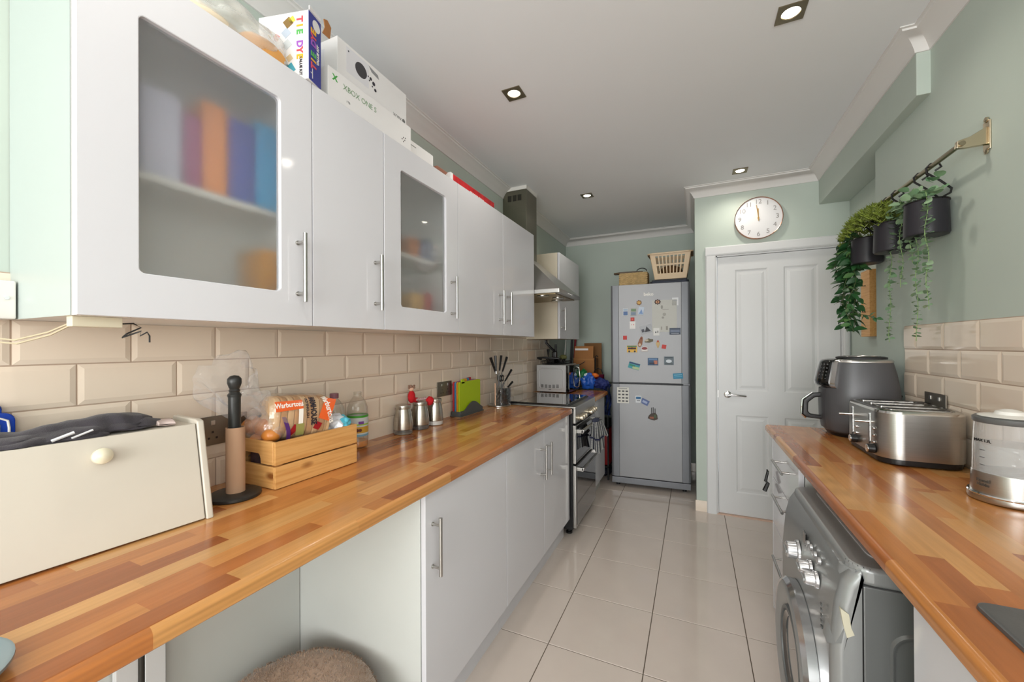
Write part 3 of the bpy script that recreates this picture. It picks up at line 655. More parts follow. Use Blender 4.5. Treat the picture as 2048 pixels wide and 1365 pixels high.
for x in (-.80, -1.28):
    for y in (CY0 + .05, CY1 - .05): part('foot', lathe([(.022, 0), (.022, .012), (.010, .014), (.010, .046)], x, y, 16), M_black, ck)
# tea towel on the upper handle
M_tt = mat('towel_check', (226, 226, 222), .9); nt = M_tt.node_tree; bs = nt.nodes['Principled BSDF']
uv = nt.nodes.new('ShaderNodeUVMap'); mp = nt.nodes.new('ShaderNodeMapping'); mp.inputs['Scale'].default_value = (17, 26, 1); nt.links.new(uv.outputs[0], mp.inputs[0])
sx_ = nt.nodes.new('ShaderNodeSeparateXYZ'); nt.links.new(mp.outputs[0], sx_.inputs[0])
def fl_(o, thr):
    f = nt.nodes.new('ShaderNodeMath'); f.operation = 'FRACT'; nt.links.new(o, f.inputs[0]); g = nt.nodes.new('ShaderNodeMath'); g.operation = 'LESS_THAN'; g.inputs[1].default_value = thr; nt.links.new(f.outputs[0], g.inputs[0]); return g.outputs[0]
mxm = nt.nodes.new('ShaderNodeMath'); mxm.operation = 'MAXIMUM'; nt.links.new(fl_(sx_.outputs[0], .34), mxm.inputs[0]); nt.links.new(fl_(sx_.outputs[1], .34), mxm.inputs[1])
mc = nt.nodes.new('ShaderNodeMix'); mc.data_type = 'RGBA'; mc.inputs[6].default_value = (*lin((228, 228, 224)), 1); mc.inputs[7].default_value = (*lin((52, 56, 76)), 1)
nt.links.new(mxm.outputs[0], mc.inputs[0]); nt.links.new(mc.outputs[2], bs.inputs['Base Color'])
TCX, TCY = CX + .062, 2.99
def bell(u, v, r0=.022, r1=.046, ph=0, zt=.738, zb=.525):
    a = u * 2 * PI; rip = 1 + .16 * v * math.sin(5 * a + ph) + .08 * math.sin(9 * a + 1)
    r = (r0 + (r1 - r0) * v ** .7) * rip; y = TCY + 2.1 * r * math.sin(a) + .05 * v; z = zt - (zt - zb) * v + .018 * v * math.sin(2 * a + ph)
    return (max(CX + .006, TCX + r * math.cos(a)), y, z)
t = thing('tea_towel', 'black and white checked tea towel hanging on the upper oven handle', 'towel', (TCX, TCY, .5))
part('cloth', grid(bell, 56, 20, .0015), M_tt, t, smooth=80)
part('cloth_back', grid(lambda u, v: tuple(Vector(bell(u, v, .018, .050, 2.5, .736, .60)) + Vector((.012, .075, 0))), 48, 16, .0015), M_tt, t, smooth=80)
part('fold', blob((TCX, TCY + .01, .742), (.026, .055, .020), lambda c: 1 + .2 * noise.noise(c * 2)), M_tt, t)
part('band', grid(lambda u, v: tuple(Vector(bell(u, .52 + .06 * v, .022, .062)) ), 56, 2), mat('navy', (36, 40, 66), .8), t, smooth=80)

# extractor hood
hd = thing('extractor_hood', 'stainless steel chimney extractor hood over the cooker', 'extractor hood', (-1.1, 2.98, 1.68))
part('canopy_rim', box(XL + .012, -.86, 2.695, 3.262, 1.684, 1.714, .003), M_steelh, hd)
b = N(); bx0, bx1, by0, by1 = XL + .012, -.863, 2.698, 3.259
loft([[(bx0, by0, 1.714), (bx1, by0, 1.714), (bx1, by1, 1.714), (bx0, by1, 1.714)], [(bx0, 2.82, 1.985), (-1.155, 2.82, 1.985), (-1.155, 3.05, 1.985), (bx0, 3.05, 1.985)]], b)
part('canopy', b, M_steel, hd)
part('filter', box(XL + .05, -.90, 2.73, 3.23, 1.678, 1.686), mat('filter_bronze', (146, 130, 100), .35, .8), hd)
for x, y in ((-1.02, 2.80), (-.96, 2.98), (-1.02, 3.14)): part('filter_disc', lathe([(.045, 1.672), (.045, 1.679)], x, y, 20), M_steelh, hd)
b = N(); 
part('chimney', box(XL + .002, -1.16, 2.825, 3.045, 1.98, 2.512, .002), mat('chimney_steel', (128, 126, 112), .35, 1, noise_amt=.05, noise_scale=12, aniso=(1, 1, 30)), hd)
for k in range(3): part('vent_slot', box(-1.315 + k * .042, -1.285 + k * .042, 2.822, 2.827, 2.43, 2.475), mat('slot_dark', (40, 38, 28), .6), hd)
part('ceiling_collar', box(XL + .002, -1.157, 2.823, 3.048, 2.512, 2.5395), M_white, hd)
for k in range(4): part('button', lathe([(.006, 0), (.006, .003)], seg=10, M=Matrix.Translation((-.86, 2.93 + k * .03, 1.70)) @ Matrix.Rotation(PI / 2, 4, 'Y')), M_chrome, hd)

# microwave
mw = thing('microwave', 'grey and black microwave oven on the short worktop past the cooker', 'microwave', (-1.15, 3.6, WT))
mx0, mx1, my0, my1, mz0, mz1 = -1.305, -1.0, 3.405, 3.755, WT + .012, 1.132
M_mw = mat('microwave_grey', (176, 176, 176), .4, .2)
part('case', box(mx0, mx1 - .03, my0, my1, mz0, mz1, .003), M_mw, mw)
part('front', box(mx1 - .03, mx1, my0 + .001, my1 - .001, mz0, mz1 - .002, .003), M_bgloss, mw)
b = N(); o1 = rrect(mx0 + .02, mx1 - .05, mz0 + .022, mz1 - .025, .03); o2 = rrect(mx0 + .024, mx1 - .054, mz0 + .026, mz1 - .029, .027)
loft([[(p[0], my0, p[1]) for p in o1], [(p[0], my0 - .003, p[1]) for p in o2], [(p[0] , my0 - .003, p[1]) for p in rrect(mx0 + .028, mx1 - .058, mz0 + .03, mz1 - .033, .024)], [(p[0], my0 - .0005, p[1]) for p in rrect(mx0 + .031, mx1 - .061, mz0 + .033, mz1 - .036, .022)]], b, cap=False)
part('side_rib', b, M_mw, mw)
for k in range(5):
    x0 = mx0 + .042 + k * .036; n_ = (4, 5, 6, 5, 4)[k]
    b = N()
    for j in range(n_): box(x0, x0 + .024, my0 - .001, my0 + .002, mz0 + .056 - j * .0075 + .002 * abs(k - 2), mz0 + .0605 - j * .0075 + .002 * abs(k - 2), bm=b)
    part('vent', b, mat('slot_dark', (40, 38, 28), .6), mw)
b = tube([(mx1, my0 + .245, mz1 - .025), (mx1 + .022, my0 + .245, mz1 - .035), (mx1 + .032, my0 + .245, (mz0 + mz1) / 2), (mx1 + .022, my0 + .245, mz0 + .035), (mx1, my0 + .245, mz0 + .025)], .006, 8); part('handle', b, M_chrome, mw)
for x in (mx0 + .03, mx1 - .04):
    for y in (my0 + .04, my1 - .04): part('foot', lathe([(.012, WT), (.012, WT + .013)], x, y, 10), M_black, mw)
# items on and behind the microwave
ZM = mz1
t = thing('wire_rack', 'black wire rack heaped with dark pans on top of the microwave', 'rack', (-1.15, 3.57, ZM))
b = N()
for k in range(9): tube([(-1.27, 3.45 + k * .028, ZM + .035), (-1.265, 3.45 + k * .028, ZM + .006), (-1.06, 3.45 + k * .028, ZM + .006), (-1.05, 3.45 + k * .028, ZM + .035)], .0028, 6, b)
for x, z in ((-1.27, .035), (-1.05, .035), (-1.16, .006)): cyl((x, 3.44, ZM + z), (x, 3.69, ZM + z), .0035, 6, b)
part('wires', b, M_bmatt, t)
b = N()
for (x, y, r) in ((-1.2, 3.5, .05), (-1.11, 3.52, .042), (-1.17, 3.62, .05)):
    lathe([(.8 * r, ZM + .012), (r, ZM + .05), (r * 1.04, ZM + .05), (r * .95, ZM + .047), (r * .75, ZM + .016)], x, y, 18, b)
part('pan', b, M_bgloss, t)
b = N(); tube([(-1.28, 3.46, ZM + .05), (-1.30, 3.42, ZM + .062), (-1.24, 3.41, ZM + .066), (-1.1, 3.43, ZM + .06)], .009, 8, b); part('pan_handle', b, M_black, t)
solo('garlic', blob((-1.10, 3.56, ZM + .068), (.035, .03, .022), lambda c: 1 + .2 * noise.noise(c * 3)), mat('olive', (92, 92, 52), .8), 'olive green lump of herbs among the dark pans on the microwave', 'food')
t = thing('stick_vacuum', 'black upright gadget with a looped handle standing behind the microwave', 'appliance', (-1.25, 3.80, WT))
b = tube([(-1.25, 3.80, WT), (-1.25, 3.79, 1.15), (-1.245, 3.785, 1.32)], .012, 8); part('shaft', b, M_black, t)
part('grip', tube([(-1.245, 3.785, 1.24), (-1.285, 3.76, 1.28), (-1.33, 3.75, 1.33), (-1.335, 3.75, 1.36)], .012, 8), M_black, t)
part('housing', box(-1.285, -1.235, 3.765, 3.81, 1.16, 1.25, .012), M_black, t)
solo('utensil', tube([(-1.335, 3.82, WT), (-1.335, 3.81, 1.20), (-1.335, 3.81, 1.27)], .009, 8, rfun=lambda q: .004 + .012 * (q > .6)), M_black, 'black spatula handle rising behind the pans at the wall', 'utensil')
solo('white_pole', cyl((-1.29, 3.95, 0), (-1.24, 4.12, 1.42), .005, 8), M_white, 'thin white pole leaning in the corner behind the microwave', 'pole')
solo('broom_pole', cyl((-1.30, 4.30, 0), (-1.262, 4.44, 1.46), .013, 10), mat('grey_dark', (62, 62, 66), .5), 'dark grey broom pole leaning in the far left corner', 'pole')
solo('mop_pole', cyl((-1.262, 4.28, 0), (-1.222, 4.44, 1.46), .013, 10), mat('maroon', (128, 28, 40), .5), 'dark red mop pole leaning in the far left corner', 'pole')
M_card = mat('cardboard', (164, 112, 66), .85, noise_amt=.05)
sh = thing('shelf_rack', 'dark metal shelf rack in the gap beside the refrigerator', 'shelf', (-1.03, 4.2, 0))
b = N()
for x in (-1.19, -.768):
    for y in (3.90, 4.42): box(x, x + .014, y, y + .014, 0, .90, bm=b)
part('uprights', b, M_bmatt, sh)
for z in (.12, .50, .895): part('shelf', box(-1.19, -.754, 3.90, 4.434, z, z + .012), M_bmatt, sh)
t = thing('cardboard_box', 'open brown cardboard box standing on the dark rack', 'box', (-1.05, 4.2, .907))
b = N(); box(-1.16, -.94, 4.12, 4.30, .907, 1.17, bm=b); part('carton', b, M_card, t)
part('flap', box(-1.15, -.95, 4.115, 4.119, 1.17, 1.30, M=Matrix.Translation((-1.05, 4.117, 1.17)) @ Matrix.Rotation(-.12, 4, 'X') @ Matrix.Translation((1.05, -4.117, -1.17))), M_card, t)
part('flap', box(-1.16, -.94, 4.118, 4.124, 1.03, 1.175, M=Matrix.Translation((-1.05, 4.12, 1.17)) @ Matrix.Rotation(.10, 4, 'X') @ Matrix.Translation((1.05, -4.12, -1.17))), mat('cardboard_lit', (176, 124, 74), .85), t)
part('label', box(-1.14, -1.0, 4.108, 4.112, 1.255, 1.275), M_paper, t)
part('print_arrow', prism([(-1.09, 1.10), (-1.03, 1.135), (-1.035, 1.14), (-1.095, 1.105)], 'Y', 4.103, 4.11), M_black, t)
solo('cardboard_sheet', box(-1.10, -.91, 4.34, 4.35, .907, 1.33, .001), mat('cardboard_back', (130, 92, 56), .9), 'flat brown cardboard sheet standing behind the open box', 'cardboard')
t = thing('picture_frame', 'thin dark metal frame on the rack right of the cardboard box', 'frame', (-.91, 4.12, .907))
b = N(); tube([(-.935, 4.12, .91), (-.93, 4.12, 1.19), (-.915, 4.12, 1.20), (-.90, 4.11, 1.19)], .005, 6, b); tube([(-.93, 4.12, .97), (-.86, 4.1, .965)], .004, 6, b); part('bars', b, M_black, t)
t = thing('saucepan', 'dark purple-red saucepan with a looped black handle near the refrigerator', 'pan', (-.885, 4.06, .907))
part('pot', lathe([(.05, .907), (.06, .92), (.062, 1.01), (.06, 1.015)], -.885, 4.05, 24), mat('plum_enamel', (104, 28, 54), .15, coat=.6), t)
part('handle', tube([(-.93, 4.05, 1.02), (-.915, 4.05, 1.06), (-.885, 4.05, 1.072), (-.855, 4.05, 1.06), (-.835, 4.05, 1.01)], .005, 8), M_black, t)
t = thing('shopping_bag', 'crumpled blue shopping bag with a green and white band', 'bag', (-.93, 3.85, WT))
def crum(amp, sc, sd): return lambda c: 1 + amp * noise.noise(c * sc + Vector((sd, 0, 0)))
b = blob((-.93, 3.81, WT + .08), (.07, .045, .075), crum(.35, 2.2, 1), 4); part('bag_body', b, mat('bag_blue', (30, 84, 176), .4), t)
b = blob((-.98, 3.83, WT + .14), (.035, .05, .055), crum(.3, 2.5, 5), 3); part('green_band', b, mat('bag_green', (28, 112, 60), .4), t)
part('white_band', blob((-.955, 3.825, WT + .115), (.035, .05, .045), crum(.3, 2.5, 6), 3), mat('bag_white', (206, 222, 226), .4), t)
solo('navy_fabric', blob((-.81, 3.82, WT + .062), (.07, .05, .05), crum(.35, 2.6, 9), 4), mat('bag_navy', (28, 42, 104), .7), 'dark navy fabric heaped beside the blue shopping bag', 'fabric')
solo('orange_pouch', blob((-.875, 3.86, WT + .135), (.035, .03, .024), crum(.3, 2.5, 12), 3), mat('orange', (222, 110, 36), .5), 'small bright orange pouch on the navy fabric', 'pouch')
solo('patterned_cloth', grid(lambda u, v: (-.79 + .06 * u - .01 * math.sin(v * 9), 3.90 + .012 * math.sin(u * 9 + v * 5), .93 - .30 * v), 10, 14, .006), (lambda m: m)(mat('blue_white_print', (44, 62, 120), .8, noise_amt=.95, noise_scale=26)), 'blue and white patterned cloth hanging in the gap by the refrigerator', 'cloth')
solo('red_bucket', box(-.86, -.755, 3.93, 4.2, .134, .49, .012), mat('red_bin', (164, 24, 28), .4), 'red plastic bin in the gap left of the refrigerator', 'bin')
solo('dark_bag', blob((-.80, 4.05, .055), (.05, .1, .05), crum(.3, 2.2, 15), 3), mat('dark_navy', (22, 26, 44), .6), 'dark bag on the floor under the red bin', 'bag')

# ================================================================== wall fittings
ck2 = thing('wall_clock', 'round white wall clock with thin copper rim above the door', 'clock', (.442, YD, 2.246))
Mc = Matrix.Translation((.442, YD, 2.246)) @ Matrix.Rotation(PI / 2, 4, 'X')
R_ = .155
part('face', lathe([(R_ - .004, .0), (R_ - .004, .02), (.001, .0205)], seg=64, M=Mc), mat('clock_face', (226, 226, 228), .5), ck2)
part('rim', lathe([(R_ - .002, 0), (R_, 0), (R_, .028), (R_ - .002, .029), (R_ - .0035, .028), (R_ - .0035, .018)], seg=64, M=Mc, cap=False), mat('rose_gold', (196, 140, 112), .2, 1), ck2)
M_num = mat('clock_number', (150, 146, 144), .6)
for k in range(1, 13):
    a = PI / 2 - k * PI / 6
    part('numeral', text_bm(str(k), .046, FY(.442 + .12 * math.cos(a), YD - .0212, 2.246 + .12 * math.sin(a))), M_num, ck2)
M_gold = mat('gold', (214, 170, 96), .3, .9)
def hand(a, l, w_, y):
    M = Matrix.Translation((.442, YD - y, 2.246)) @ Matrix.Rotation(a, 4, 'Y')
    return box(-w_ / 2, w_ / 2, -.0012, 0, -.02, l, M=M)
part('hour_hand', hand(-.02, .07, .006, .023), M_gold, ck2); part('minute_hand', hand(-.13, .098, .004, .026), M_gold, ck2); part('hub', lathe([(.006, .018), (.006, .03)], seg=12, M=Mc), M_gold, ck2)

# sockets and switches
M_sock = mat('socket_steel', (128, 122, 112), .35, .8)
def socket(y, z, w_, h, X, sgn, label, plug=False):
    t = thing('wall_socket', label, 'socket', (X, y, z))
    x0, x1 = sorted((X + sgn * .0086, X + sgn * .0135)); part('plate', box(x0, x1, y - w_ / 2, y + w_ / 2, z - h / 2, z + h / 2, .0015), M_sock, t)
    xf = X + sgn * .0135
    for yy in (-.03, .03):
        a, c = sorted((xf - sgn * .001, xf + sgn * .0025))
        part('switch_rocker', box(a, c, y + yy - .006, y + yy + .006, z + h * .2, z + h * .36, .0008), M_steelh, t)
        b = N()
        for dy, dz in ((0, -.004), (-.011, -.022), (.011, -.022)): box(a, xf + sgn * .0006, y + yy - .003 + dy, y + yy + .003 + dy, z + dz - .003, z + dz + .003, bm=b)
        part('pin_hole', b, M_black, t)
    return t
socket(1.992, 1.055, .148, .086, XL, 1, 'grey metal double wall socket left of the green chopping boards')
socket(.765, 1.052, .148, .088, XL, 1, 'grey metal double wall socket behind the kitchen roll holder')
socket(2.07, 1.073, .148, .088, XR, -1, 'dark metal double wall socket above the toaster with a black plug')
t = thing('plug', 'black plug pushed into the socket above the toaster', 'plug', (.825, 2.12, 1.05))
part('body', box(.80, .8405, 2.095, 2.15, 1.035, 1.075, .006), M_black, t)
t = thing('plug', 'second black plug, lower and nearer the kettle, in the socket above the toaster', 'plug', (.825, 2.03, 1.05)); part('body', box(.80, .8405, 2.005, 2.06, 1.03, 1.068, .006), M_black, t)
t = thing('switch_box', 'white surface-mounted switch box on the wall left of the near wall cabinet', 'switch', (-1.33, .29, 1.37))
part('box', box(XL, XL + .05, .20, .336, 1.370, 1.452, .004), M_white, t); part('screw', lathe([(.004, 0), (.004, .002)], seg=12, M=Matrix.Translation((XL + .05, .322, 1.415)) @ Matrix.Rotation(PI / 2, 4, 'Y')), M_chrome, t)
t = thing('under_cabinet_light', 'slim cream strip light under the near wall cabinet with trailing white cable', 'light', (-1.2, .45, 1.35))
part('housing', box(-1.105, -1.08, .345, .420, 1.350, 1.371, .002), mat('cream_plastic', (222, 214, 190), .4), t)
part('cable', tube([(-1.30, .20, 1.36), (-1.28, .26, 1.335), (-1.22, .31, 1.325), (-1.15, .335, 1.34), (-1.10, .35, 1.358)], .0018, 6), mat('cable_cream', (190, 178, 150), .5), t)
part('cable', tube([(-1.30, .19, 1.355), (-1.27, .25, 1.328), (-1.21, .31, 1.318), (-1.14, .335, 1.335), (-1.10, .352, 1.355)], .0018, 6), mat('cable_cream', (190, 178, 150), .5), t)
solo('cable', tube([(-1.085, .415, 1.358), (-1.08, .437, 1.360), (-1.08, .450, 1.352), (-1.085, .428, 1.338), (-1.09, .422, 1.330), (-1.08, .436, 1.338), (-1.075, .448, 1.344), (-1.075, .446, 1.334), (-1.07, .456, 1.342), (-1.065, .458, 1.334), (-1.065, .458, 1.320)], .0017, 6), M_black, 'tangled black cable dangling below the near wall cabinet', 'cable')
t = thing('key_cupboard', 'narrow pine frame hanging on the recessed wall behind the plants', 'frame', (XREC, 3.1, 1.35))
part('frame', box(XREC - .035, XREC, 3.03, 3.165, 1.352, 1.752, .002), M_pineY, t)
for z in (1.66, 1.50): part('hook', tube([(XREC - .035, 3.09, z), (XREC - .05, 3.09, z), (XREC - .052, 3.09, z + .02)], .0025, 6), M_black, t)
solo('door_hook', tube([(.33, 2.343, .68), (.335, 2.358, .67), (.325, 2.358, .62), (.335, 2.358, .61), (.320, 2.358, .57)], .006, 6, rfun=lambda q: .004 + .006 * q), M_black, 'small black clip hanging off the far edge of the drawer unit', 'hook')

# rail with hanging pots
rl = thing('hanging_rail', 'antique steel rail with wall bracket holding the plant pots', 'rail', (.82, 2.2, 1.95))
RX, RZ = .79, 1.952
part('rod', cyl((RX, 1.765, RZ), (RX, 2.86, RZ), .008, 14), mat('rail_steel', (150, 140, 118), .3, .9), rl)
for y in (1.775, 2.85):
    b = box(RX + .045, XR, y - .016, y + .016, RZ - .042, RZ + .055, .0); b = N(); box(XR - .005, XR, y - .013, y + .020, RZ - .030, RZ + .062, .002, bm=b)
    lathe([(.009, 0), (.009, .004), (.004, .006)], seg=12, bm=b, M=Matrix.Translation((XR - .003, y + .003, RZ + .066)) @ Matrix.Rotation(-PI / 2, 4, 'Y')); lathe([(.009, 0), (.009, .004), (.004, .006)], seg=12, bm=b, M=Matrix.Translation((XR - .003, y + .003, RZ - .034)) @ Matrix.Rotation(-PI / 2, 4, 'Y'))
    prism([(RX - .012, RZ - .012), (RX + .01, RZ - .014), (XR - .004, RZ - .012), (XR - .004, RZ + .045), (RX + .02, RZ + .02), (RX - .01, RZ + .012)], 'Y', y - .004, y + .012, .003, bm=b)
    part('bracket', b, M_nickel, rl)
M_pot = mat('pot_black', (40, 38, 44), .4)
POTS = [(1.99, 'nearest the camera, holding pale green trailing stems'), (2.27, 'middle one of three, holding the yellow-green bush'), (2.55, 'farthest one of three, holding the dark ivy')]
PR, PT, PB = .061, 1.832, 1.706
for i, (y, w_) in enumerate(POTS):
    t = thing('hanging_pot', 'black metal pot on the rail, ' + w_, 'plant pot', (RX, y, PB), group='black pots on the rail')
    part('pot', lathe([(.052, PB), (.060, PB + .003), (.063, PB + .010), (PR - .001, PT - .004), (PR, PT), (PR - .003, PT - .001), (PR - .006, PT - .012), (.05, PB + .09)], RX, y, 32), M_pot, t)
    part('soil', lathe([(PR - .012, PT - .03), (.001, PT - .028)], RX, y, 20), mat('soil', (44, 34, 26), .95), t)
    part('rim', tube([(RX + PR * math.cos(a), y + PR * math.sin(a), PT) for a in [k * PI / 16 for k in range(32)]], .0028, 6, closed=True), M_black, t)
    for sgn in (-1, 1):
        yy = y + sgn * .045 - .0
        xh = RX + .01
        part('hook', tube([(xh - .008, yy + .004, PT + .004), (xh + .012, yy - .012, PT + .0), (xh + .026, yy - .028, PT + .008), (xh + .028, yy - .030, PT + .022), (xh + .006, yy - .012, PT + .060), (xh - .020, yy + .010, PT + .098), (xh - .022, yy + .012, PT + .118), (xh - .012, yy + .008, PT + .130), (xh + .006, yy - .004, PT + .126), (xh + .010, yy - .010, PT + .110), (xh - .004, yy - .002, PT + .100)], .0036, 8), M_black, t)
# leaves
def leafmesh(name, L_, W_, curl, m, tip=1.0, n=5):
    b = N(); top = []
    prof_ = [(0, .02), (.18, .62), (.42, 1), (.7, .78), (.9, .35), (1, .03)] if tip == 1 else [(0, .04), (.15, .7), (.4, 1), (.7, .95), (.92, .55), (1, .12)]
    rows = []
    for t_, w_ in prof_:
        x = t_ * L_; z = -curl * t_ * t_ * L_; rows.append([b.verts.new((x, -w_ * W_ / 2, z + .12 * W_ * w_)), b.verts.new((x, 0, z)), b.verts.new((x, w_ * W_ / 2, z + .12 * W_ * w_))])
    for a, c in zip(rows, rows[1:]):
        for k in range(2): b.faces.new((a[k], c[k], c[k + 1], a[k + 1]))
    return finish(b, name, m, 80)
def leafmat(name, c1, c2):
    m = mat(name, c1, .45); nt = m.node_tree; oi = nt.nodes.new('ShaderNodeObjectInfo'); mx = nt.nodes.new('ShaderNodeMix'); mx.data_type = 'RGBA'
    mx.inputs[6].default_value = (*lin(c1), 1); mx.inputs[7].default_value = (*lin(c2), 1); nt.links.new(oi.outputs['Random'], mx.inputs[0]); nt.links.new(mx.outputs[2], nt.nodes['Principled BSDF'].inputs['Base Color']); return m
rnd = random.Random(4)
def add_leaf(me, parent, p, d, roll=0, sc=1):
    o = bpy.data.objects.new('leaf', me); C.objects.link(o); o.parent = parent
    d = Vector(d).normalized(); q = d.to_track_quat('X', 'Z')
    M = _root[parent.name].inverted() @ (Matrix.Translation(p) @ q.to_matrix().to_4x4() @ Matrix.Rotation(roll, 4, 'X') @ Matrix.Scale(sc, 4))
    o.matrix_local = M; return o
# pale trailing plant
E1 = [leafmesh('leaf', .036, .030, .2, leafmat('eucalyptus', (150, 178, 142), (112, 150, 112)), 0), leafmesh('leaf', .046, .024, .15, leafmat('eucalyptus', (150, 178, 142), (112, 150, 112)), 0)]
eu = thing('trailing_plant', 'pale green artificial plant trailing long leafy strings from the nearest pot', 'plant', (RX, 1.96, PT))
M_stem = mat('stem_green', (140, 168, 110), .6)
strands = [((.772, 2.225, 1.885), 1.315), ((.765, 2.12, 1.88), 1.535), ((.762, 2.03, 1.89), 1.62), ((.765, 1.995, 1.885), 1.318), ((.762, 1.92, 1.855), 1.43)]
ends = [(.775, 2.26), (.765, 2.115), (.765, 2.04), (.768, 2.005), (.765, 1.92)]
for (p0, zb), (ex, ey) in zip(strands, ends):
    src = Vector((RX - .02, 1.95 + rnd.uniform(-.03, .04), PT - .02)); pts = [src, (src + Vector(p0)) / 2 + Vector((-.01, 0, .04)), Vector(p0)]
    n_ = max(6, int((p0[2] - zb) / .03))
    for k in range(1, n_ + 1):
        f = k / n_; pts.append(Vector((p0[0] + (ex - p0[0]) * f + .004 * math.sin(k), p0[1] + (ey - p0[1]) * f + .004 * math.cos(k * 1.3), p0[2] + (zb - p0[2]) * f)))
    part('stem', tube(pts, .0012, 5), M_stem, eu)
    npair = max(4, int((p0[2] - zb) / .0165)); z = p0[2]
    for k in range(npair):
        f = k / npair; q = Vector((p0[0] + (ex - p0[0]) * f, p0[1] + (ey - p0[1]) * f, p0[2] + (zb - p0[2]) * f))
        a = rnd.uniform(-.5, .5) + (0 if k % 2 else .5)
        for sg in (0, PI): add_leaf(E1[0 if f < .2 else 1], eu, q, (math.sin(a + sg) * .5, math.cos(a + sg), rnd.uniform(-.25, .25)), rnd.uniform(-1.0, 1.0), rnd.uniform(.8, 1.05) * (1 - .35 * f))
for k in range(34):
    a = rnd.uniform(0, 2 * PI); r = rnd.uniform(.01, .085); p = Vector((RX - .02 + r * math.cos(a) * .5, 2.02 + r * math.sin(a) * 1.9, PT + .005 + rnd.uniform(-.012, .05)))
    add_leaf(E1[0], eu, p, (math.cos(a) - .5, math.sin(a), rnd.uniform(-.2, .9)), rnd.uniform(-1, 1), rnd.uniform(.85, 1.15))
# yellow-green bush : countless sprigs, one object part
ms = thing('bushy_plant', 'yellow-green artificial mossy bush in the middle pot', 'plant', (RX, 2.3, PT))
b = N()
for k in range(900):
    a = rnd.uniform(0, 2 * PI); u_ = rnd.random() ** .6; px_, py_ = RX - .012 + .085 * u_ * math.cos(a), 2.47 + .28 * u_ * math.sin(a)
    if py_ < 2.22: py_ = 2.22 + rnd.random() * .1
    h = PT + .03 + .085 * math.sqrt(max(0, 1 - u_ * u_)) - .03 * u_ + rnd.uniform(-.03, .02)
    c = Vector((px_, py_, h)); nrm = Vector((math.cos(a) * u_, math.sin(a) * u_ * .7, .8)).normalized()
    for j in range(5):
        aa = j * 2 * PI / 5 + rnd.random(); d = (Vector((math.cos(aa), math.sin(aa), .5)) + nrm * .6).normalized() * rnd.uniform(.018, .030); sd = d.cross(nrm).normalized() * .0022
        v = [b.verts.new(c + sd * .6), b.verts.new(c + d * .55 + sd), b.verts.new(c + d), b.verts.new(c + d * .55 - sd), b.verts.new(c - sd * .6)]
        b.faces.new(v)
o = part('sprigs', b, leafmat('moss_green', (140, 152, 62), (116, 134, 54)), ms, smooth=0); o['kind'] = 'stuff'
# dark ivy
iv = thing('trailing_ivy', 'dense dark green artificial ivy hanging from the farthest pot', 'plant', (RX, 2.6, PT))
IL = [leafmesh('leaf', .056, .031, .35, leafmat('ivy_green', (50, 96, 52), (30, 70, 36))), leafmesh('leaf', .048, .028, .1, leafmat('ivy_light', (92, 130, 72), (52, 100, 54)))]
for k in range(15):
    y0 = 2.52 + .32 * rnd.random(); x0 = .73 + .04 * rnd.random(); zb = rnd.choice([1.37, 1.42, 1.50, 1.55, 1.62, 1.68])
    pts = [Vector((RX, min(2.66, y0), PT - .02)), Vector((x0 + .02, y0, PT + .05)), Vector((x0, y0, PT - .02))]
    m_ = 8
    for j in range(1, m_ + 1): f = j / m_; pts.append(Vector((x0 + .02 * math.sin(j + k), y0 * (1 - f * .6) + 2.58 * f * .6 + .015 * math.sin(j * 1.7 + k), (PT - .02) + (zb - PT + .02) * f)))
    part('vine', tube(pts, .0016, 5), mat('vine_brown', (70, 84, 44), .7), iv)
    for j in range(19):
        f = (j + .5) / 19 * (len(pts) - 2) + 1; i0 = int(f); q = pts[i0].lerp(pts[min(i0 + 1, len(pts) - 1)], f - i0)
        a = rnd.uniform(0, 2 * PI)
        add_leaf(IL[rnd.random() < .3], iv, q, (math.cos(a) - .25, math.sin(a) * 1.3, rnd.uniform(-.7, .25)), rnd.uniform(-1.2, 1.2), rnd.uniform(.75, 1.15))
pts = [Vector((.735, 2.60, 1.50)), Vector((.74, 2.50, 1.455)), Vector((.75, 2.40, 1.44)), Vector((.755, 2.33, 1.425))]
part('vine', tube(pts, .0016, 5), mat('vine_brown', (70, 84, 44), .7), iv)
for k in range(9): add_leaf(IL[0], iv, pts[1].lerp(pts[3], k / 8), (rnd.uniform(-.4, .4), -1 + rnd.random(), rnd.uniform(-1, .4)), rnd.random(), .5)

# ================================================================== washing machine
wm_ = thing('washing_machine', 'silver front-loading washing machine under the right worktop', 'washing machine', (.56, 1.445, 0))
WX, WY0, WY1, WZ = .285, 1.15, 1.735, .805
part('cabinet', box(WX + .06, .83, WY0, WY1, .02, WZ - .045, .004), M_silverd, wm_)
prf = [(WX, .02), (WX + .002, .60), (WX + .012, .71), (WX + .024, .76), (WX + .040, .785), (WX + .058, WZ - .008), (WX + .058, .02)]
b = N(); rings = []
for y, k in ((WY0, .022), (WY0 + .008, .008), (WY0 + .022, 0), (WY1 - .022, 0), (WY1 - .008, .008), (WY1, .022)): rings.append([((x + k if x < WX + .05 else x), y, z - (k * .5 if z > .7 else 0)) for x, z in prf])
loft(rings, b); part('front_panel', b, M_silver, wm_, smooth=50)
b = prism(rrect(WX + .035, .83, WY0 + .001, WY1 - .001, .045, 6), 'Z', WZ - .046, WZ - .004, .012, seg=4); part('top', b, M_silver, wm_)
part('top_inset', prism(rrect(WX + .09, .82, WY0 + .04, WY1 - .035, .05, 6), 'Z', WZ - .006, WZ - .001), mat('top_lilac', (176, 172, 174), .45), wm_)
part('seam', box(WX + .058, WX + .0605, WY0 - .0006, WY0 + .01, .03, WZ - .05), M_black, wm_)
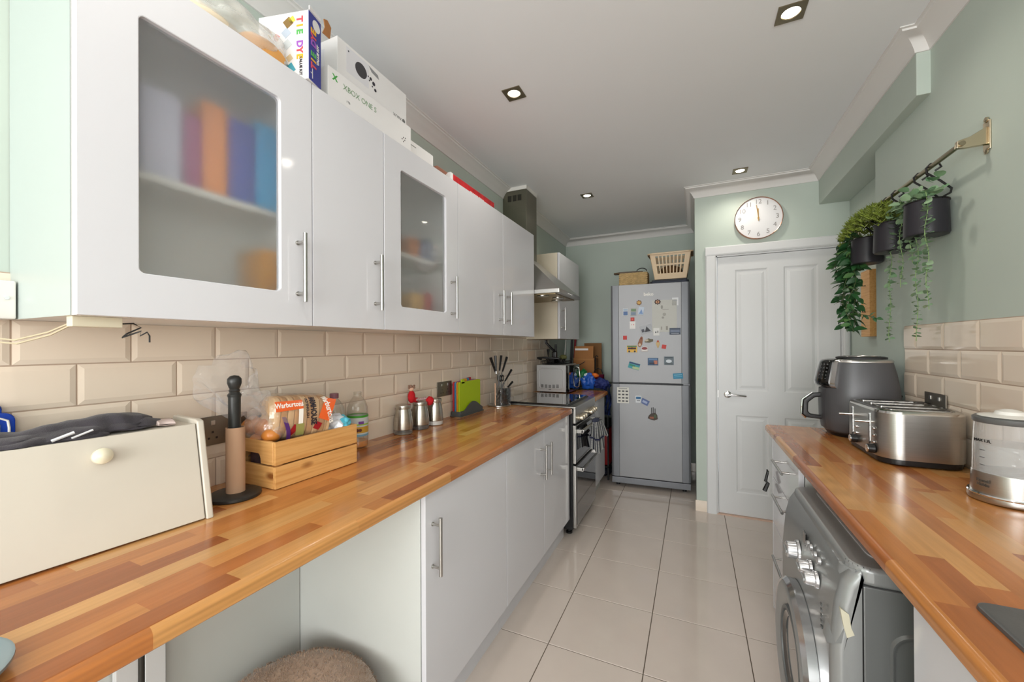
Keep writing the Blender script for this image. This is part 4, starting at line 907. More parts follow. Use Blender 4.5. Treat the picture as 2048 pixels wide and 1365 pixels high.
b = N(); pr_ = rrect(WX + .105, WX + .20, .08, WZ - .13, .045, 8)
loft([[(p[0], WY0 + .0005, p[1]) for p in pr_], [(WX + .1525 + (p[0] - WX - .1525) * .93, WY0 - .006, .378 + (p[1] - .378) * .985) for p in pr_], [(WX + .1525 + (p[0] - WX - .1525) * .86, WY0 - .006, .378 + (p[1] - .378) * .97) for p in pr_], [(WX + .1525 + (p[0] - WX - .1525) * .75, WY0 - .002, .378 + (p[1] - .378) * .95) for p in pr_]], b)
part('side_rib', b, M_silverd, wm_)
part('chipped_paint', prism([(WX + .018, .70), (WX + .034, .69), (WX + .038, .66), (WX + .044, .645), (WX + .030, .635), (WX + .024, .66)], 'Y', WY0 - .0012, WY0 + .008), mat('chip_cream', (206, 200, 178), .7), wm_)
part('corner_cap', loft([[(WX - .001, WY0 + .02, .60), (WX + .02, WY0 - .001, .62), (WX + .02, WY0 + .06, .62), (WX - .001, WY0 + .06, .60)], [(WX + .03, WY0 + .035, WZ - .02), (WX + .05, WY0 + .01, WZ - .015), (WX + .06, WY0 + .05, WZ - .012), (WX + .03, WY0 + .055, WZ - .022)]]), M_silver, wm_, smooth=60)
# porthole
DYc, DZc, DR_ = 1.44, .375, .205
Md = Matrix.Translation((WX, DYc, DZc)) @ Matrix.Rotation(-PI / 2, 4, 'Y')
dd = part('door', lathe([(DR_, -.01), (DR_, .02), (DR_ - .01, .032), (DR_ - .03, .036), (DR_ - .06, .028), (DR_ - .075, .02)], seg=64, M=Md, cap=False), M_silver, wm_)
part('chrome_ring', lathe([(DR_ + .004, .0), (DR_ + .006, .022), (DR_ - .004, .033), (DR_ - .008, .028)], seg=64, M=Md, cap=False), mat('ring_silver', (206, 206, 208), .15, .9), dd)
part('inner_ring', lathe([(DR_ - .07, .018), (DR_ - .075, .03), (DR_ - .085, .03), (DR_ - .088, .015)], seg=48, M=Md, cap=False), M_grey, dd)
part('glass', lathe([(DR_ - .08, .02), (DR_ - .09, .026), (.08, .012), (.001, .004)], seg=48, M=Md), M_bgloss, dd)
for nm, y, z, r, h in (('programme_dial', 1.50, .665, .026, .030), ('temperature_dial', 1.355, .685, .018, .026), ('spin_dial', 1.295, .685, .018, .026)):
    Mk = Matrix.Translation((WX + .008, y, z)) @ Matrix.Rotation(-PI / 2, 4, 'Y')
    part(nm, lathe([(r * 1.25, 0), (r * 1.2, .006), (r, .008), (r * .92, h), (r * .8, h + .003), (.001, h + .003)], seg=28, M=Mk), mat('dial_silver', (200, 200, 202), .2, .7), wm_)
    part('dial_grip', box(-.004, .004, -r * .85, r * .85, 0, .006, .002, M=Matrix.Translation((WX + .006 - h, y, z)) @ Matrix.Rotation(-PI / 2, 4, 'Y')), M_silver, wm_)
for y, z in ((1.40, .733), (1.37, .737), (1.33, .735), (1.29, .738)): part('button', lathe([(.009, 0), (.009, .006), (.006, .008)], seg=16, M=Matrix.Translation((WX + .014, y, z)) @ Matrix.Rotation(-PI / 2, 4, 'Y')), mat('dial_silver', (200, 200, 202), .2, .7), wm_)
part('display', box(WX + .010, WX + .014, 1.425, 1.455, .715, .75, .001), M_bgloss, wm_)
for k in range(5): part('symbol', box(WX - .0005, WX + .002, 1.222, 1.232, .60 + k * .014, .606 + k * .014), mat('print_grey', (90, 92, 92), .5), wm_)

# ================================================================== right worktop things
M_af = mat('airfryer_grey', (84, 84, 87), .38, .15, bump=.03, bump_scale=300)
AFc = (.702, 2.385)
af = thing('air_fryer', 'charcoal air fryer with black drawer handle at the far end of the right worktop', 'air fryer', (*AFc, WT), 0)
def sup(rx, ry, n=2.6, seg=40):
    out = []
    for i in range(seg):
        a = 2 * PI * i / seg; c_, s_ = math.cos(a), math.sin(a); out.append((AFc[0] + rx * abs(c_) ** (2 / n) * (1 if c_ >= 0 else -1), AFc[1] + ry * abs(s_) ** (2 / n) * (1 if s_ >= 0 else -1)))
    return out
prf = [(.120, .118, .014), (.134, .132, .03), (.142, .139, .08), (.144, .141, .16), (.140, .137, .22), (.130, .127, .29), (.118, .116, .345)]
b = N(); loft([[(x + (0), y, WT + z) for x, y in sup(a, c)] for a, c, z in prf], b); part('body', b, M_af, af, smooth=60)
b = N(); loft([[(x, y, WT + z) for x, y in sup(a, c)] for a, c, z in ((.112, .11, .0), (.122, .12, .016))], b); part('base', b, M_black, af)
b = N(); loft([[(x, y, WT + z) for x, y in sup(a, c)] for a, c, z in ((.1195, .1175, .343), (.121, .119, .348), (.116, .114, .356), (.1, .1, .358))], b); part('silver_rim', b, mat('rim_silver', (196, 194, 192), .25, .9), af, smooth=60)
b = N(); loft([[(x + .012, y, WT + z) for x, y in sup(a, c)] for a, c, z in ((.09, .088, .356), (.09, .088, .366), (.078, .076, .369))], b); part('lid', b, M_bmatt, af)
part('lid_trim', tube([(AFc[0] + .012 + .068 * math.cos(a), AFc[1] + .066 * math.sin(a), WT + .370) for a in [k * PI / 16 for k in range(32)]], .003, 6, closed=True), mat('rim_silver', (196, 194, 192), .25, .9), af)
# control panel : curved slab wrapped round the front, silver surround behind it
def wrap(levels, a0, a1, n=14):
    b = N(); R3 = []
    for (z, ro, ri, off) in levels:
        outer, inner = [], []
        for k in range(n + 1):
            a = math.radians(a0 + (a1 - a0) * k / n); c_, s_ = math.cos(a), math.sin(a)
            outer.append((AFc[0] + ro * c_ - off, AFc[1] + ro * s_, WT + z)); inner.append((AFc[0] + ri * c_ - off, AFc[1] + ri * s_, WT + z))
        R3.append(outer + inner[::-1])
    return loft(R3, b)
lv = [(.222, .146, .10, .004), (.232, .152, .10, .008), (.25, .153, .10, .010), (.34, .137, .09, .006), (.352, .130, .09, .004), (.358, .118, .08, .0)]
part('panel_surround', wrap(lv, 136, 226), mat('rim_silver', (196, 194, 192), .25, .9), af, smooth=50)
pp = part('control_panel', wrap([(z + .003, a + .004, c, o) for z, a, c, o in lv], 144, 217), M_bgloss, af, smooth=50)
for j in range(5):
    for k in (195, 203, 210):
        a = math.radians(k); z = .262 + j * .017; r = .157 - (z - .25) * .17; c_, s_ = math.cos(a), math.sin(a)
        part('icon', box(-.003, .003, -.003, .003, -.0012, .0008, M=frame((AFc[0] + r * c_ - .0085, AFc[1] + r * s_, WT + z + .003), (-s_, c_, 0), (.2 * c_, .2 * s_, 1))), mat('print_pale', (96, 98, 98), .5), pp)
b = N(); loft([[(x - .004, y, WT + z) for x, y in sup(a, c) if x < AFc[0] - .02] for a, c, z in ((.134, .10, .03), (.142, .108, .08), (.145, .110, .16), (.142, .107, .215))], b, cap=False, closed=False)
part('drawer_front', b, mat('airfryer_drawer', (74, 74, 77), .4, .1), af, smooth=60)
dh = part('handle', prism([(AFc[0] - .14, WT + .195), (AFc[0] - .175, WT + .19), (AFc[0] - .215, WT + .155), (AFc[0] - .218, WT + .085), (AFc[0] - .20, WT + .07), (AFc[0] - .14, WT + .065), (AFc[0] - .14, WT + .083), (AFc[0] - .185, WT + .088), (AFc[0] - .196, WT + .10), (AFc[0] - .194, WT + .145), (AFc[0] - .168, WT + .170), (AFc[0] - .14, WT + .175)], 'Y', AFc[1] - .016, AFc[1] + .016, .005), M_black, af)
part('handle_trim', tube([(AFc[0] - .175, AFc[1], WT + .193), (AFc[0] - .216, AFc[1], WT + .157), (AFc[0] - .221, AFc[1], WT + .085), (AFc[0] - .202, AFc[1], WT + .068)], .005, 8), M_chrome, dh)
part('rear_cable_hook', prism([(AFc[0] + .138, WT + .17), (AFc[0] + .15, WT + .185), (AFc[0] + .16, WT + .19), (AFc[0] + .14, WT + .2)], 'Y', AFc[1] - .02, AFc[1] + .02), M_black, af)

TX0, TX1, TY0, TY1, TZ = .598, .838, 1.815, 2.19, 1.074
ts = thing('toaster', 'brushed steel four-slice toaster on the right worktop', 'toaster', ((TX0 + TX1) / 2, (TY0 + TY1) / 2, WT))
def rr2(k, r): return rrect(TX0 + k, TX1 - k, TY0 + k, TY1 - k, r, 8)
part('base', prism(rr2(.006, .06), 'Z', WT + .004, WT + .026, .003), M_black, ts)
b = N(); loft([[(*p, z) for p in rr2(k, .066)] for k, z in ((.001, WT + .024), (0, WT + .05), (.0, TZ - .012))], b); part('body', b, M_steel, ts, smooth=50)
b = N(); loft([[(*p, z) for p in rr2(k, .066)] for k, z in ((0, TZ - .012), (.002, TZ - .004), (.010, TZ), (.016, TZ), (.020, TZ - .003))], b); part('top_rim', b, mat('rim_bright', (206, 204, 200), .15, 1), ts, smooth=50)
part('top_plate', prism(rr2(.019, .055), 'Z', TZ - .006, TZ - .002), mat('toaster_top', (120, 116, 104), .3, .9), ts)
for y in (2.135, 2.055, 1.96, 1.88):
    part('slot_rim', prism(rrect(.635, .805, y - .019, y + .019, .008), 'Z', TZ - .004, TZ + .001), M_chrome, ts)
    part('slot', prism(rrect(.639, .801, y - .015, y + .015, .006), 'Z', TZ - .003, TZ + .0015), M_black, ts)
for k, y in enumerate((1.915, 2.09)):
    part('lever_track', box(TX0 - .002, TX0 + .002, y - .006, y + .006, .925, 1.05, .001), M_chrome, ts); part('lever_slot', box(TX0 - .0028, TX0, y - .0025, y + .0025, .93, 1.045), M_black, ts)
    part('lever', tube([(TX0, y, 1.018), (TX0 - .045, y, 1.018)], .005, 10, rfun=lambda q: .006 - .002 * q), M_chrome, ts)
    for z in (1.0, .975, .95): part('button', lathe([(.006, 0), (.006, .004), (.003, .006)], seg=12, M=Matrix.Translation((TX0, y - .04, z)) @ Matrix.Rotation(-PI / 2, 4, 'Y')), M_chrome, ts)
    part('browning_knob', lathe([(.017, 0), (.016, .018), (.014, .019)], seg=20, M=Matrix.Translation((TX0, y - .035, .925)) @ Matrix.Rotation(-PI / 2, 4, 'Y')), M_black, ts)
    part('knob_cap', lathe([(.0135, 0), (.0135, .003), (.010, .004)], seg=20, M=Matrix.Translation((TX0 - .018, y - .035, .925)) @ Matrix.Rotation(-PI / 2, 4, 'Y')), M_chrome, ts)

KX, KY = .775, 1.535
M_glass = bpy.data.materials.new('kettle_glass'); M_glass.use_nodes = True; nt = M_glass.node_tree; nt.nodes.clear()
o_ = nt.nodes.new('ShaderNodeOutputMaterial'); tr = nt.nodes.new('ShaderNodeBsdfTransparent'); tr.inputs[0].default_value = (.93, .94, .94, 1); g2 = nt.nodes.new('ShaderNodeBsdfGlossy'); g2.inputs['Roughness'].default_value = .03
d2 = nt.nodes.new('ShaderNodeBsdfDiffuse'); d2.inputs[0].default_value = (.8, .8, .8, 1); ma = nt.nodes.new('ShaderNodeMixShader'); ma.inputs[0].default_value = .28; mb_ = nt.nodes.new('ShaderNodeMixShader'); fz = nt.nodes.new('ShaderNodeLayerWeight'); fz.inputs[0].default_value = .15
nt.links.new(tr.outputs[0], ma.inputs[1]); nt.links.new(d2.outputs[0], ma.inputs[2]); nt.links.new(fz.outputs[1], mb_.inputs[0]); nt.links.new(ma.outputs[0], mb_.inputs[1]); nt.links.new(g2.outputs[0], mb_.inputs[2]); nt.links.new(mb_.outputs[0], o_.inputs[0])
def clear_film(name, col, dens, rough=.12):
    m = bpy.data.materials.new(name); m.use_nodes = True; nt = m.node_tree; nt.nodes.clear()
    o_ = nt.nodes.new('ShaderNodeOutputMaterial'); tr = nt.nodes.new('ShaderNodeBsdfTransparent'); g = nt.nodes.new('ShaderNodeBsdfGlossy'); g.inputs['Roughness'].default_value = rough
    d = nt.nodes.new('ShaderNodeBsdfDiffuse'); d.inputs[0].default_value = (*lin(col), 1); a = nt.nodes.new('ShaderNodeMixShader'); a.inputs[0].default_value = dens; c = nt.nodes.new('ShaderNodeMixShader'); f = nt.nodes.new('ShaderNodeLayerWeight'); f.inputs[0].default_value = .22
    tcn = nt.nodes.new('ShaderNodeTexCoord'); nn = nt.nodes.new('ShaderNodeTexNoise'); nn.inputs['Scale'].default_value = 35; bb = nt.nodes.new('ShaderNodeBump'); bb.inputs['Strength'].default_value = .8; bb.inputs['Distance'].default_value = .004
    nt.links.new(tcn.outputs['Object'], nn.inputs['Vector']); nt.links.new(nn.outputs['Fac'], bb.inputs['Height']); nt.links.new(bb.outputs[0], g.inputs['Normal']); nt.links.new(bb.outputs[0], f.inputs['Normal'])
    nt.links.new(tr.outputs[0], a.inputs[1]); nt.links.new(d.outputs[0], a.inputs[2]); fm = nt.nodes.new('ShaderNodeMapRange'); fm.inputs[3].default_value = .05; fm.inputs[4].default_value = .75; nt.links.new(f.outputs[1], fm.inputs[0]); nt.links.new(fm.outputs[0], c.inputs[0]); nt.links.new(a.outputs[0], c.inputs[1]); nt.links.new(g.outputs[0], c.inputs[2]); nt.links.new(c.outputs[0], o_.inputs[0]); return m
kt = thing('kettle', 'glass kettle with steel base and white lid at the right edge', 'kettle', (KX, KY, WT))
part('power_base', lathe([(.078, WT + .003), (.080, WT + .008), (.079, WT + .018), (.074, WT + .022)], KX, KY, 48), M_steel, kt)
part('base_ring', lathe([(.079, WT + .018), (.0805, WT + .021), (.0785, WT + .024)], KX, KY, 48), M_chrome, kt)
part('steel_band', lathe([(.072, WT + .022), (.0735, WT + .026), (.0715, WT + .078), (.070, WT + .08)], KX, KY, 48), M_steel, kt)
part('glass_body', lathe([(.0705, WT + .079), (.069, WT + .15), (.066, WT + .215)], KX, KY, 48, cap=False), M_glass, kt)
part('water', lathe([(.066, WT + .08), (.0655, WT + .155), (.001, WT + .156)], KX, KY, 40), clear_film('water', (205, 212, 212), .35, .05), kt)
part('lid_ring', lathe([(.066, WT + .212), (.069, WT + .216), (.069, WT + .226), (.064, WT + .23)], KX, KY, 48), M_grey, kt)
part('lid', lathe([(.063, WT + .228), (.055, WT + .233), (.03, WT + .236), (.026, WT + .244), (.012, WT + .249), (.001, WT + .25)], KX, KY, 40), M_white, kt)
b = tube([(KX + .05, KY - .045, WT + .215), (KX + .075, KY - .075, WT + .21), (KX + .07, KY - .10, WT + .15), (KX + .055, KY - .085, WT + .06), (KX + .045, KY - .055, WT + .04)], .012, 10); part('handle', b, M_black, kt)
import_ang = math.radians(214)
def on_kettle(a, z, r): return frame((KX + r * math.cos(a), KY + r * math.sin(a), z), (-math.sin(a), math.cos(a), 0), (0, 0, 1))
part('level_mark', text_bm('MAX 1.7L', .010, on_kettle(math.radians(200), WT + .165, .0700), bold=.0003), M_black, kt)
for z in (.14, .12, .10): part('level_mark', box(-.006, .006, -.0006, .0006, 0, .0004, M=on_kettle(math.radians(200), WT + z, .0705)), M_black, kt)
part('print', text_bm('Russell\nHobbs', .011, on_kettle(math.radians(203), WT + .052, .0735), bold=.0002), mat('print_dark', (70, 66, 62), .4), kt)

sk = thing('sink', 'dark grey composite sink with pale bowl set in the right worktop', 'sink', (.6, .5, WT))
M_sink = mat('sink_grey', (84, 84, 84), .35, noise_amt=.06, noise_scale=300)
SX0, SX1, SY0, SY1 = .412, .80, .09, .912
def ring(r0, z): return [(*p, z) for p in rrect(SX0 + r0, SX1 - r0, SY0 + r0, SY1 - r0, max(.012, .02 + r0 * .3), 6)]
b = N(); loft([ring(.0, WT + .0005), ring(.001, WT + .006), ring(.006, WT + .0085), ring(.038, WT + .008), ring(.048, WT + .003), ring(.050, WT - .010)], b, cap=False); part('flange', b, M_sink, sk, smooth=45)
b = N(); loft([ring(.050, WT - .008), ring(.054, WT - .05), ring(.064, WT - .165), ring(.085, WT - .175)], b, cap=True); bmesh.ops.delete(b, geom=[f for f in b.faces if len(f.verts) > 4 and sum(v.co.z for v in f.verts) / len(f.verts) > WT - .02], context='FACES'); part('bowl', b, mat('bowl_steel', (196, 192, 204), .2, .8), sk, smooth=45)

# ================================================================== left worktop things
M_bin = mat('bin_cream', (208, 201, 188), .35, noise_amt=.01)
ang = .10   # the bin is turned a little off the wall
BB = (-1.101, .604, WT)
bb = thing('bread_bin', 'cream wooden bread bin with a sloping lid at the near end of the left worktop', 'bread bin', BB, -ang)
BL, BD, BH = .46, .215, .232
prf_side = [(0, 0), (-.052, BH + .008), (-.066, BH + .012), (-.192, BH + .012), (-.2, BH), (-.2, 0)]
part('end_panel', prism(prf_side, 'Y', -.016, 0, .004, seg=3), M_bin, bb, True)
part('end_panel', prism(prf_side, 'Y', -BL, -BL + .016, .004, seg=3), M_bin, bb, True)
part('top_board', box(-.198, -.062, -BL + .016, -.016, BH - .012, BH, .002), M_bin, bb, True)
part('back_board', box(-.2, -.192, -BL + .016, -.016, 0, BH - .012), M_bin, bb, True)
part('floor_board', box(-.192, -.02, -BL + .016, -.016, 0, .012), M_bin, bb, True)
lid = part('lid', prism([(-.002, .004), (-.014, .004), (-.068, BH + .001), (-.054, BH + .003)], 'Y', -BL + .018, -.018, .003), M_bin, bb, True)
nrm = Vector((BH, 0, .052)).normalized()
Mk = Matrix.Translation((-.0465, -.195, .194)) @ nrm.to_track_quat('Z', 'Y').to_matrix().to_4x4()
part('knob', lathe([(.008, 0), (.008, .006), (.015, .010), (.0175, .016), (.0165, .022), (.010, .027), (.001, .028)], seg=28, M=Mk), mat('knob_cream', (232, 224, 198), .25, coat=.5), lid, True)
MB_ = _root[bb.name]
# charcoal gloves / sports top on the bin
def cloth_strip(path, w0, h, seed, amp=.006):
    P = [Vector(p) for p in path]; n = len(P)
    def f(u, v):
        a = v * 2 * PI; i = min(int(u * (n - 1)), n - 2); q = P[i].lerp(P[i + 1], u * (n - 1) - i)
        k = math.sin(min(1, u * 6 + .15) * PI / 2) * math.sin(min(1, (1 - u) * 6 + .15) * PI / 2)
        nz = 1 + .35 * noise.noise(Vector((q.x * 30 + seed, q.y * 30, a)))
        return tuple(MB_ @ Vector((q.x + w0 * k * math.cos(a) * nz, q.y, q.z + h * k * max(-.25, math.sin(a)) * nz)))
    return grid(f, 60, 24)
M_cl = mat('charcoal_knit', (62, 58, 64), .95, noise_amt=.1, noise_scale=50, bump=.6, bump_scale=500, sheen=.2)
ct = thing('sports_top', 'charcoal sports garment with white stripes lying folded on the bread bin', 'clothing', tuple(MB_ @ Vector((-.13, -.25, BH))), -ang)
part('fold', cloth_strip([(-.115, -.46, BH + .002), (-.11, -.33, BH + .004), (-.12, -.2, BH + .010), (-.13, -.06, BH + .010)], .046, .020, 3), M_cl, ct)
part('fold', cloth_strip([(-.12, -.46, BH + .006), (-.125, -.3, BH + .004), (-.125, -.2, BH + .016), (-.135, -.08, BH + .020)], .042, .024, 9), M_cl, ct)
part('fold', cloth_strip([(-.095, -.45, BH + .004), (-.085, -.3, BH + .004), (-.088, -.17, BH + .003)], .026, .012, 14), M_cl, ct)
M_stripe = mat('stripe_white', (216, 218, 222), .8)
for k in (0, 1):
    q = [MB_ @ Vector((-.062 - .0 * t_, -.262 + .028 * k + .032 * t_, BH + .006 + .012 * t_)) for t_ in (0, .5, 1)]
    part('stripe', tube([tuple(x + Vector((.002, 0, .002))) for x in q], .0032 - .001 * k, 6), M_stripe, ct)
part('cuff_lining', cloth_strip([(-.115, -.085, BH + .006), (-.11, -.045, BH + .006)], .03, .010, 4), mat('lining_pink', (204, 186, 180), .8), ct)
solo('hair_band', tube([tuple(MB_ @ Vector((-.165 + .03 * math.cos(a), -.065 + .035 * math.sin(a), BH + .006))) for a in [k * PI / 10 for k in range(20)]], .003, 6, closed=True), mat('olive_cord', (110, 100, 60), .7), 'small olive loop of cord at the right end of the bread bin top', 'cord')
# blue device
bd_ = thing('toy_tablet', 'blue rounded handheld device with a grey screen at the back of the bread bin top', 'toy', (-1.34, .27, 1.1125))
def rsl(y0, y1, z0, z1, r, x0, x1, bev=.004): return prism(rrect(y0, y1, z0, z1, r, 6), 'X', x0, x1, bev)
part('shell', rsl(.17, .340, 1.1125, 1.172, .018, -1.352, -1.330), mat('toy_blue', (24, 62, 160), .3), bd_)
part('shell_top', rsl(.20, .322, 1.16, 1.192, .012, -1.350, -1.333), mat('toy_blue', (24, 62, 160), .3), bd_)
part('white_line', tube([(-1.329, .19, 1.162), (-1.329, .316, 1.162), (-1.329, .328, 1.155), (-1.329, .330, 1.14), (-1.329, .330, 1.122)], .0022, 6), M_white, bd_)
part('screen', rsl(.19, .318, 1.120, 1.152, .006, -1.334, -1.328, .001), mat('screen_grey', (150, 164, 162), .2), bd_)
# grey rim at the very corner
solo('bowl', lathe([(.05, WT), (.085, WT + .012), (.098, WT + .022), (.102, WT + .022), (.102, WT + .018), (.088, WT + .006), (.05, WT)], -.865, .115, 48), mat('bowl_bluegrey', (120, 134, 138), .35), 'blue-grey shallow dish on the left worktop, cut off at the bottom left corner', 'dish')

# kitchen roll holder
kr = thing('kitchen_roll_holder', 'dark wooden kitchen roll holder with an empty cardboard tube', 'kitchen roll holder', (-1.195, .70, WT))
RHx, RHy = -1.200, .712
M_dw = mat('dark_wood', (42, 43, 42), .35, noise_amt=.2, noise_scale=30)
part('base', lathe([(.062, WT), (.066, WT + .003), (.066, WT + .010), (.058, WT + .015), (.02, WT + .016)], RHx, RHy, 40), M_dw, kr)
part('post', lathe([(.0155, WT + .014), (.0155, WT + .285), (.017, WT + .288), (.0175, WT + .293), (.014, WT + .297), (.0125, WT + .300), (.0145, WT + .304), (.012, WT + .309), (.0145, WT + .315), (.018, WT + .326), (.0175, WT + .338), (.011, WT + .346), (.001, WT + .348)], RHx, RHy, 28), M_dw, kr)
part('cardboard_tube', lathe([(.0215, WT + .016), (.0235, WT + .016), (.0235, WT + .200), (.0215, WT + .200), (.0215, WT + .02)], RHx + .004, RHy, 36, cap=False), mat('tube_card', (186, 150, 122), .85, noise_amt=.04), kr)

# pine crate
CRX, CRY, CZT = -1.137, .790, WT + .142
cr = thing('wooden_crate', 'pine crate with handle holes holding bread and rolls on the left worktop', 'crate', (-1.238, .95, WT))
cx0, cx1, cy0, cy1 = -1.346, CRX, CRY, 1.107
for z0, z1 in ((WT + .002, WT + .068), (WT + .073, CZT)):
    part('plank', box(cx1 - .011, cx1, cy0, cy1, z0, z1, .0015), M_pineY, cr)
    part('plank', box(cx0, cx0 + .011, cy0, cy1, z0, z1, .0015), M_pineY, cr)
def end_plank(y0, y1):
    z0, z1 = WT + .073, CZT; xm = -1.250
    poly = [(cx0 + .011, z0), (xm - .046, z0)] + [(xm - .046 + .012 - .012 * math.cos(a), z0 + .012 * 0 + .030 * math.sin(a)) for a in (PI / 6, PI / 3, PI / 2)] + [(xm + .046 - .012 + .012 * math.sin(a), z0 + .030 * math.cos(a)) for a in (0, PI / 6, PI / 3)] + [(xm + .046, z0), (cx1 - .011, z0), (cx1 - .011, z1), (cx0 + .011, z1)]
    return prism(poly, 'Y', y0, y1, .001, seg=1)
for y0, y1 in ((cy0, cy0 + .011), (cy1 - .011, cy1)):
    part('plank', box(cx0 + .011, cx1 - .011, y0, y1, WT + .002, WT + .068, .0015), M_pineX, cr); part('plank', end_plank(y0, y1), M_pineX, cr)
for x in (cx0 + .012, cx1 - .032):
    for y in (cy0 + .012, cy1 - .032): part('corner_post', box(x, x + .02, y, y + .02, WT + .006, CZT - .012), M_pineY, cr)
part('bottom', box(cx0 + .011, cx1 - .011, cy0 + .011, cy1 - .011, WT + .003, WT + .010), M_pineY, cr)
solo('packet', box(-1.29, -1.19, .81, .845, WT + .012, WT + .10, .008), mat('packet_dark', (70, 52, 60), .5, noise_amt=.6, noise_scale=40), 'dark patterned packet seen through the crate handle hole', 'packet')
# loaf in printed bag
LC = Vector((-1.215, .915, CZT + .056))
LR = Matrix.Translation(LC) @ Matrix.Rotation(-.20, 4, 'Z') @ Matrix.Rotation(-.10, 4, 'X')
lf = thing('bread_loaf', 'sliced bread loaf in a printed orange and clear bag lying in the crate', 'bread', tuple(LC), rot=LR.to_euler())
def supe(w_, h_, n=3.2, seg=28): return [(w_ * abs(math.cos(a)) ** (2 / n) * (1 if math.cos(a) >= 0 else -1), h_ * abs(math.sin(a)) ** (2 / n) * (1 if math.sin(a) >= 0 else -1)) for a in [2 * PI * i / seg for i in range(seg)]]
M_crust = mat('bread_crumb', (222, 184, 140), .85, noise_amt=.08, noise_scale=40); M_crust2 = mat('crust', (190, 136, 86), .8, noise_amt=.12, noise_scale=30)
for k in range(9):
    y = -.088 + k * .0205; kk = 1 - .08 * abs(k - 5) / 5
    part('slice', loft([[(p[0] * s_, y + d, p[1] * s_) for p in supe(.056 * kk, .070 * kk)] for s_, d in ((.96, 0), (1, .003), (1, .015), (.96, .018))]), M_crust2 if k % 2 else M_crust, lf, True)
M_bag = clear_film('bread_bag', (240, 208, 168), .22, .12)
def bagf(u, v):
    a = v * 2 * PI; y = -.10 + .205 * u; k = (1.0 if u < .86 else 1.0 - (u - .86) * 3.2) * (1 if u > .1 else .72 + 2.8 * u)
    n_ = 3.0; c_, s_ = math.cos(a), math.sin(a); q = Vector((.060 * abs(c_) ** (2 / n_) * (1 if c_ >= 0 else -1), y, .074 * abs(s_) ** (2 / n_) * (1 if s_ >= 0 else -1)))
    w_ = 1 + .05 * noise.noise(q * 40); return (q.x * k * w_, y, q.z * k * w_)
part('bag', grid(bagf, 30, 44), M_bag, lf, True, 80)
M_or = mat('print_orange', (226, 98, 44), .3); M_or2 = mat('print_white', (244, 240, 232), .4); M_olv = mat('print_olive', (150, 146, 84), .3); M_dr = mat('print_darkred', (150, 26, 34), .3); M_blk = mat('print_ink', (36, 34, 46), .4)
def wrapped(bm, M, R=1.03, depth=.0):
    """lay a flat print on the loaf bag: project its points along M's normal on to the bag"""
    bm.transform(M)
    for v in bm.verts:
        q = v.co; n_ = 3.0; r = ((abs(q.x) / .0612) ** n_ + (abs(q.z) / .0755) ** n_) ** (1 / n_)
        lim = 1.02 + depth
        if r > 1e-3: q.x *= lim / r; q.z *= lim / r
    return bm
def printed(name, w_, h, M, m, depth=.0):
    b = N(); nx, ny = 10, 6; V = [[b.verts.new((-w_ / 2 + w_ * i / nx, -h / 2 + h * j / ny, 0)) for j in range(ny + 1)] for i in range(nx + 1)]
    for i in range(nx):
        for j in range(ny): b.faces.new((V[i][j], V[i + 1][j], V[i + 1][j + 1], V[i][j + 1]))
    return part(name, wrapped(b, M, depth=depth), m, lf, True, 80)
# local frames on the right (+x) face and on the top of the loaf
def side(y, z, rot=0): return frame((.06, y, z), (0, math.cos(rot), math.sin(rot)), (0, -math.sin(rot), math.cos(rot)))
def topf(x, y, rot=0): return frame((x, y, .066), (-math.sin(rot) * 0 + math.cos(rot) * 0, 1, 0) if not rot else (math.sin(rot), math.cos(rot), 0), (-1, 0, 0) if not rot else (-math.cos(rot), math.sin(rot), 0))
printed('orange_panel', .085, .036, side(-.050, .042, .12), M_or, .004); lfp = part('print', wrapped(text_bm('Warburtons', .024, side(-.050, .042, .12), .0003, sx=.72, bold=.0006), Matrix(), depth=.012), M_or2, lf, True)
printed('orange_panel', .040, .085, side(.078, .032, -.3), M_or, .004); part('print', wrapped(text_bm('Warburtons', .028, side(.078, .034, -1.25), .0003, sx=.8, bold=.0006), Matrix(), depth=.012), M_or2, lf, True)
part('print', wrapped(text_bm('FARMHOUSE', .026, side(.026, .030, -1.45), .0003, sx=.72, bold=.001), Matrix(), depth=.012), M_blk, lf, True)
part('print', wrapped(text_bm('OLD ENGLISH', .012, side(.006, .036, -1.45), .0003, bold=.0003), Matrix(), depth=.012), M_blk, lf, True)
printed('white_stripe', .014, .10, side(-.012, .005, .05), M_or2, .004)
printed('olive_panel', .026, .045, side(-.010, -.040, .1), M_olv, .008); printed('red_panel', .018, .040, side(-.032, -.040, -.5), M_dr, .006); printed('red_panel', .022, .025, side(.046, -.028, -.4), M_dr, .006)
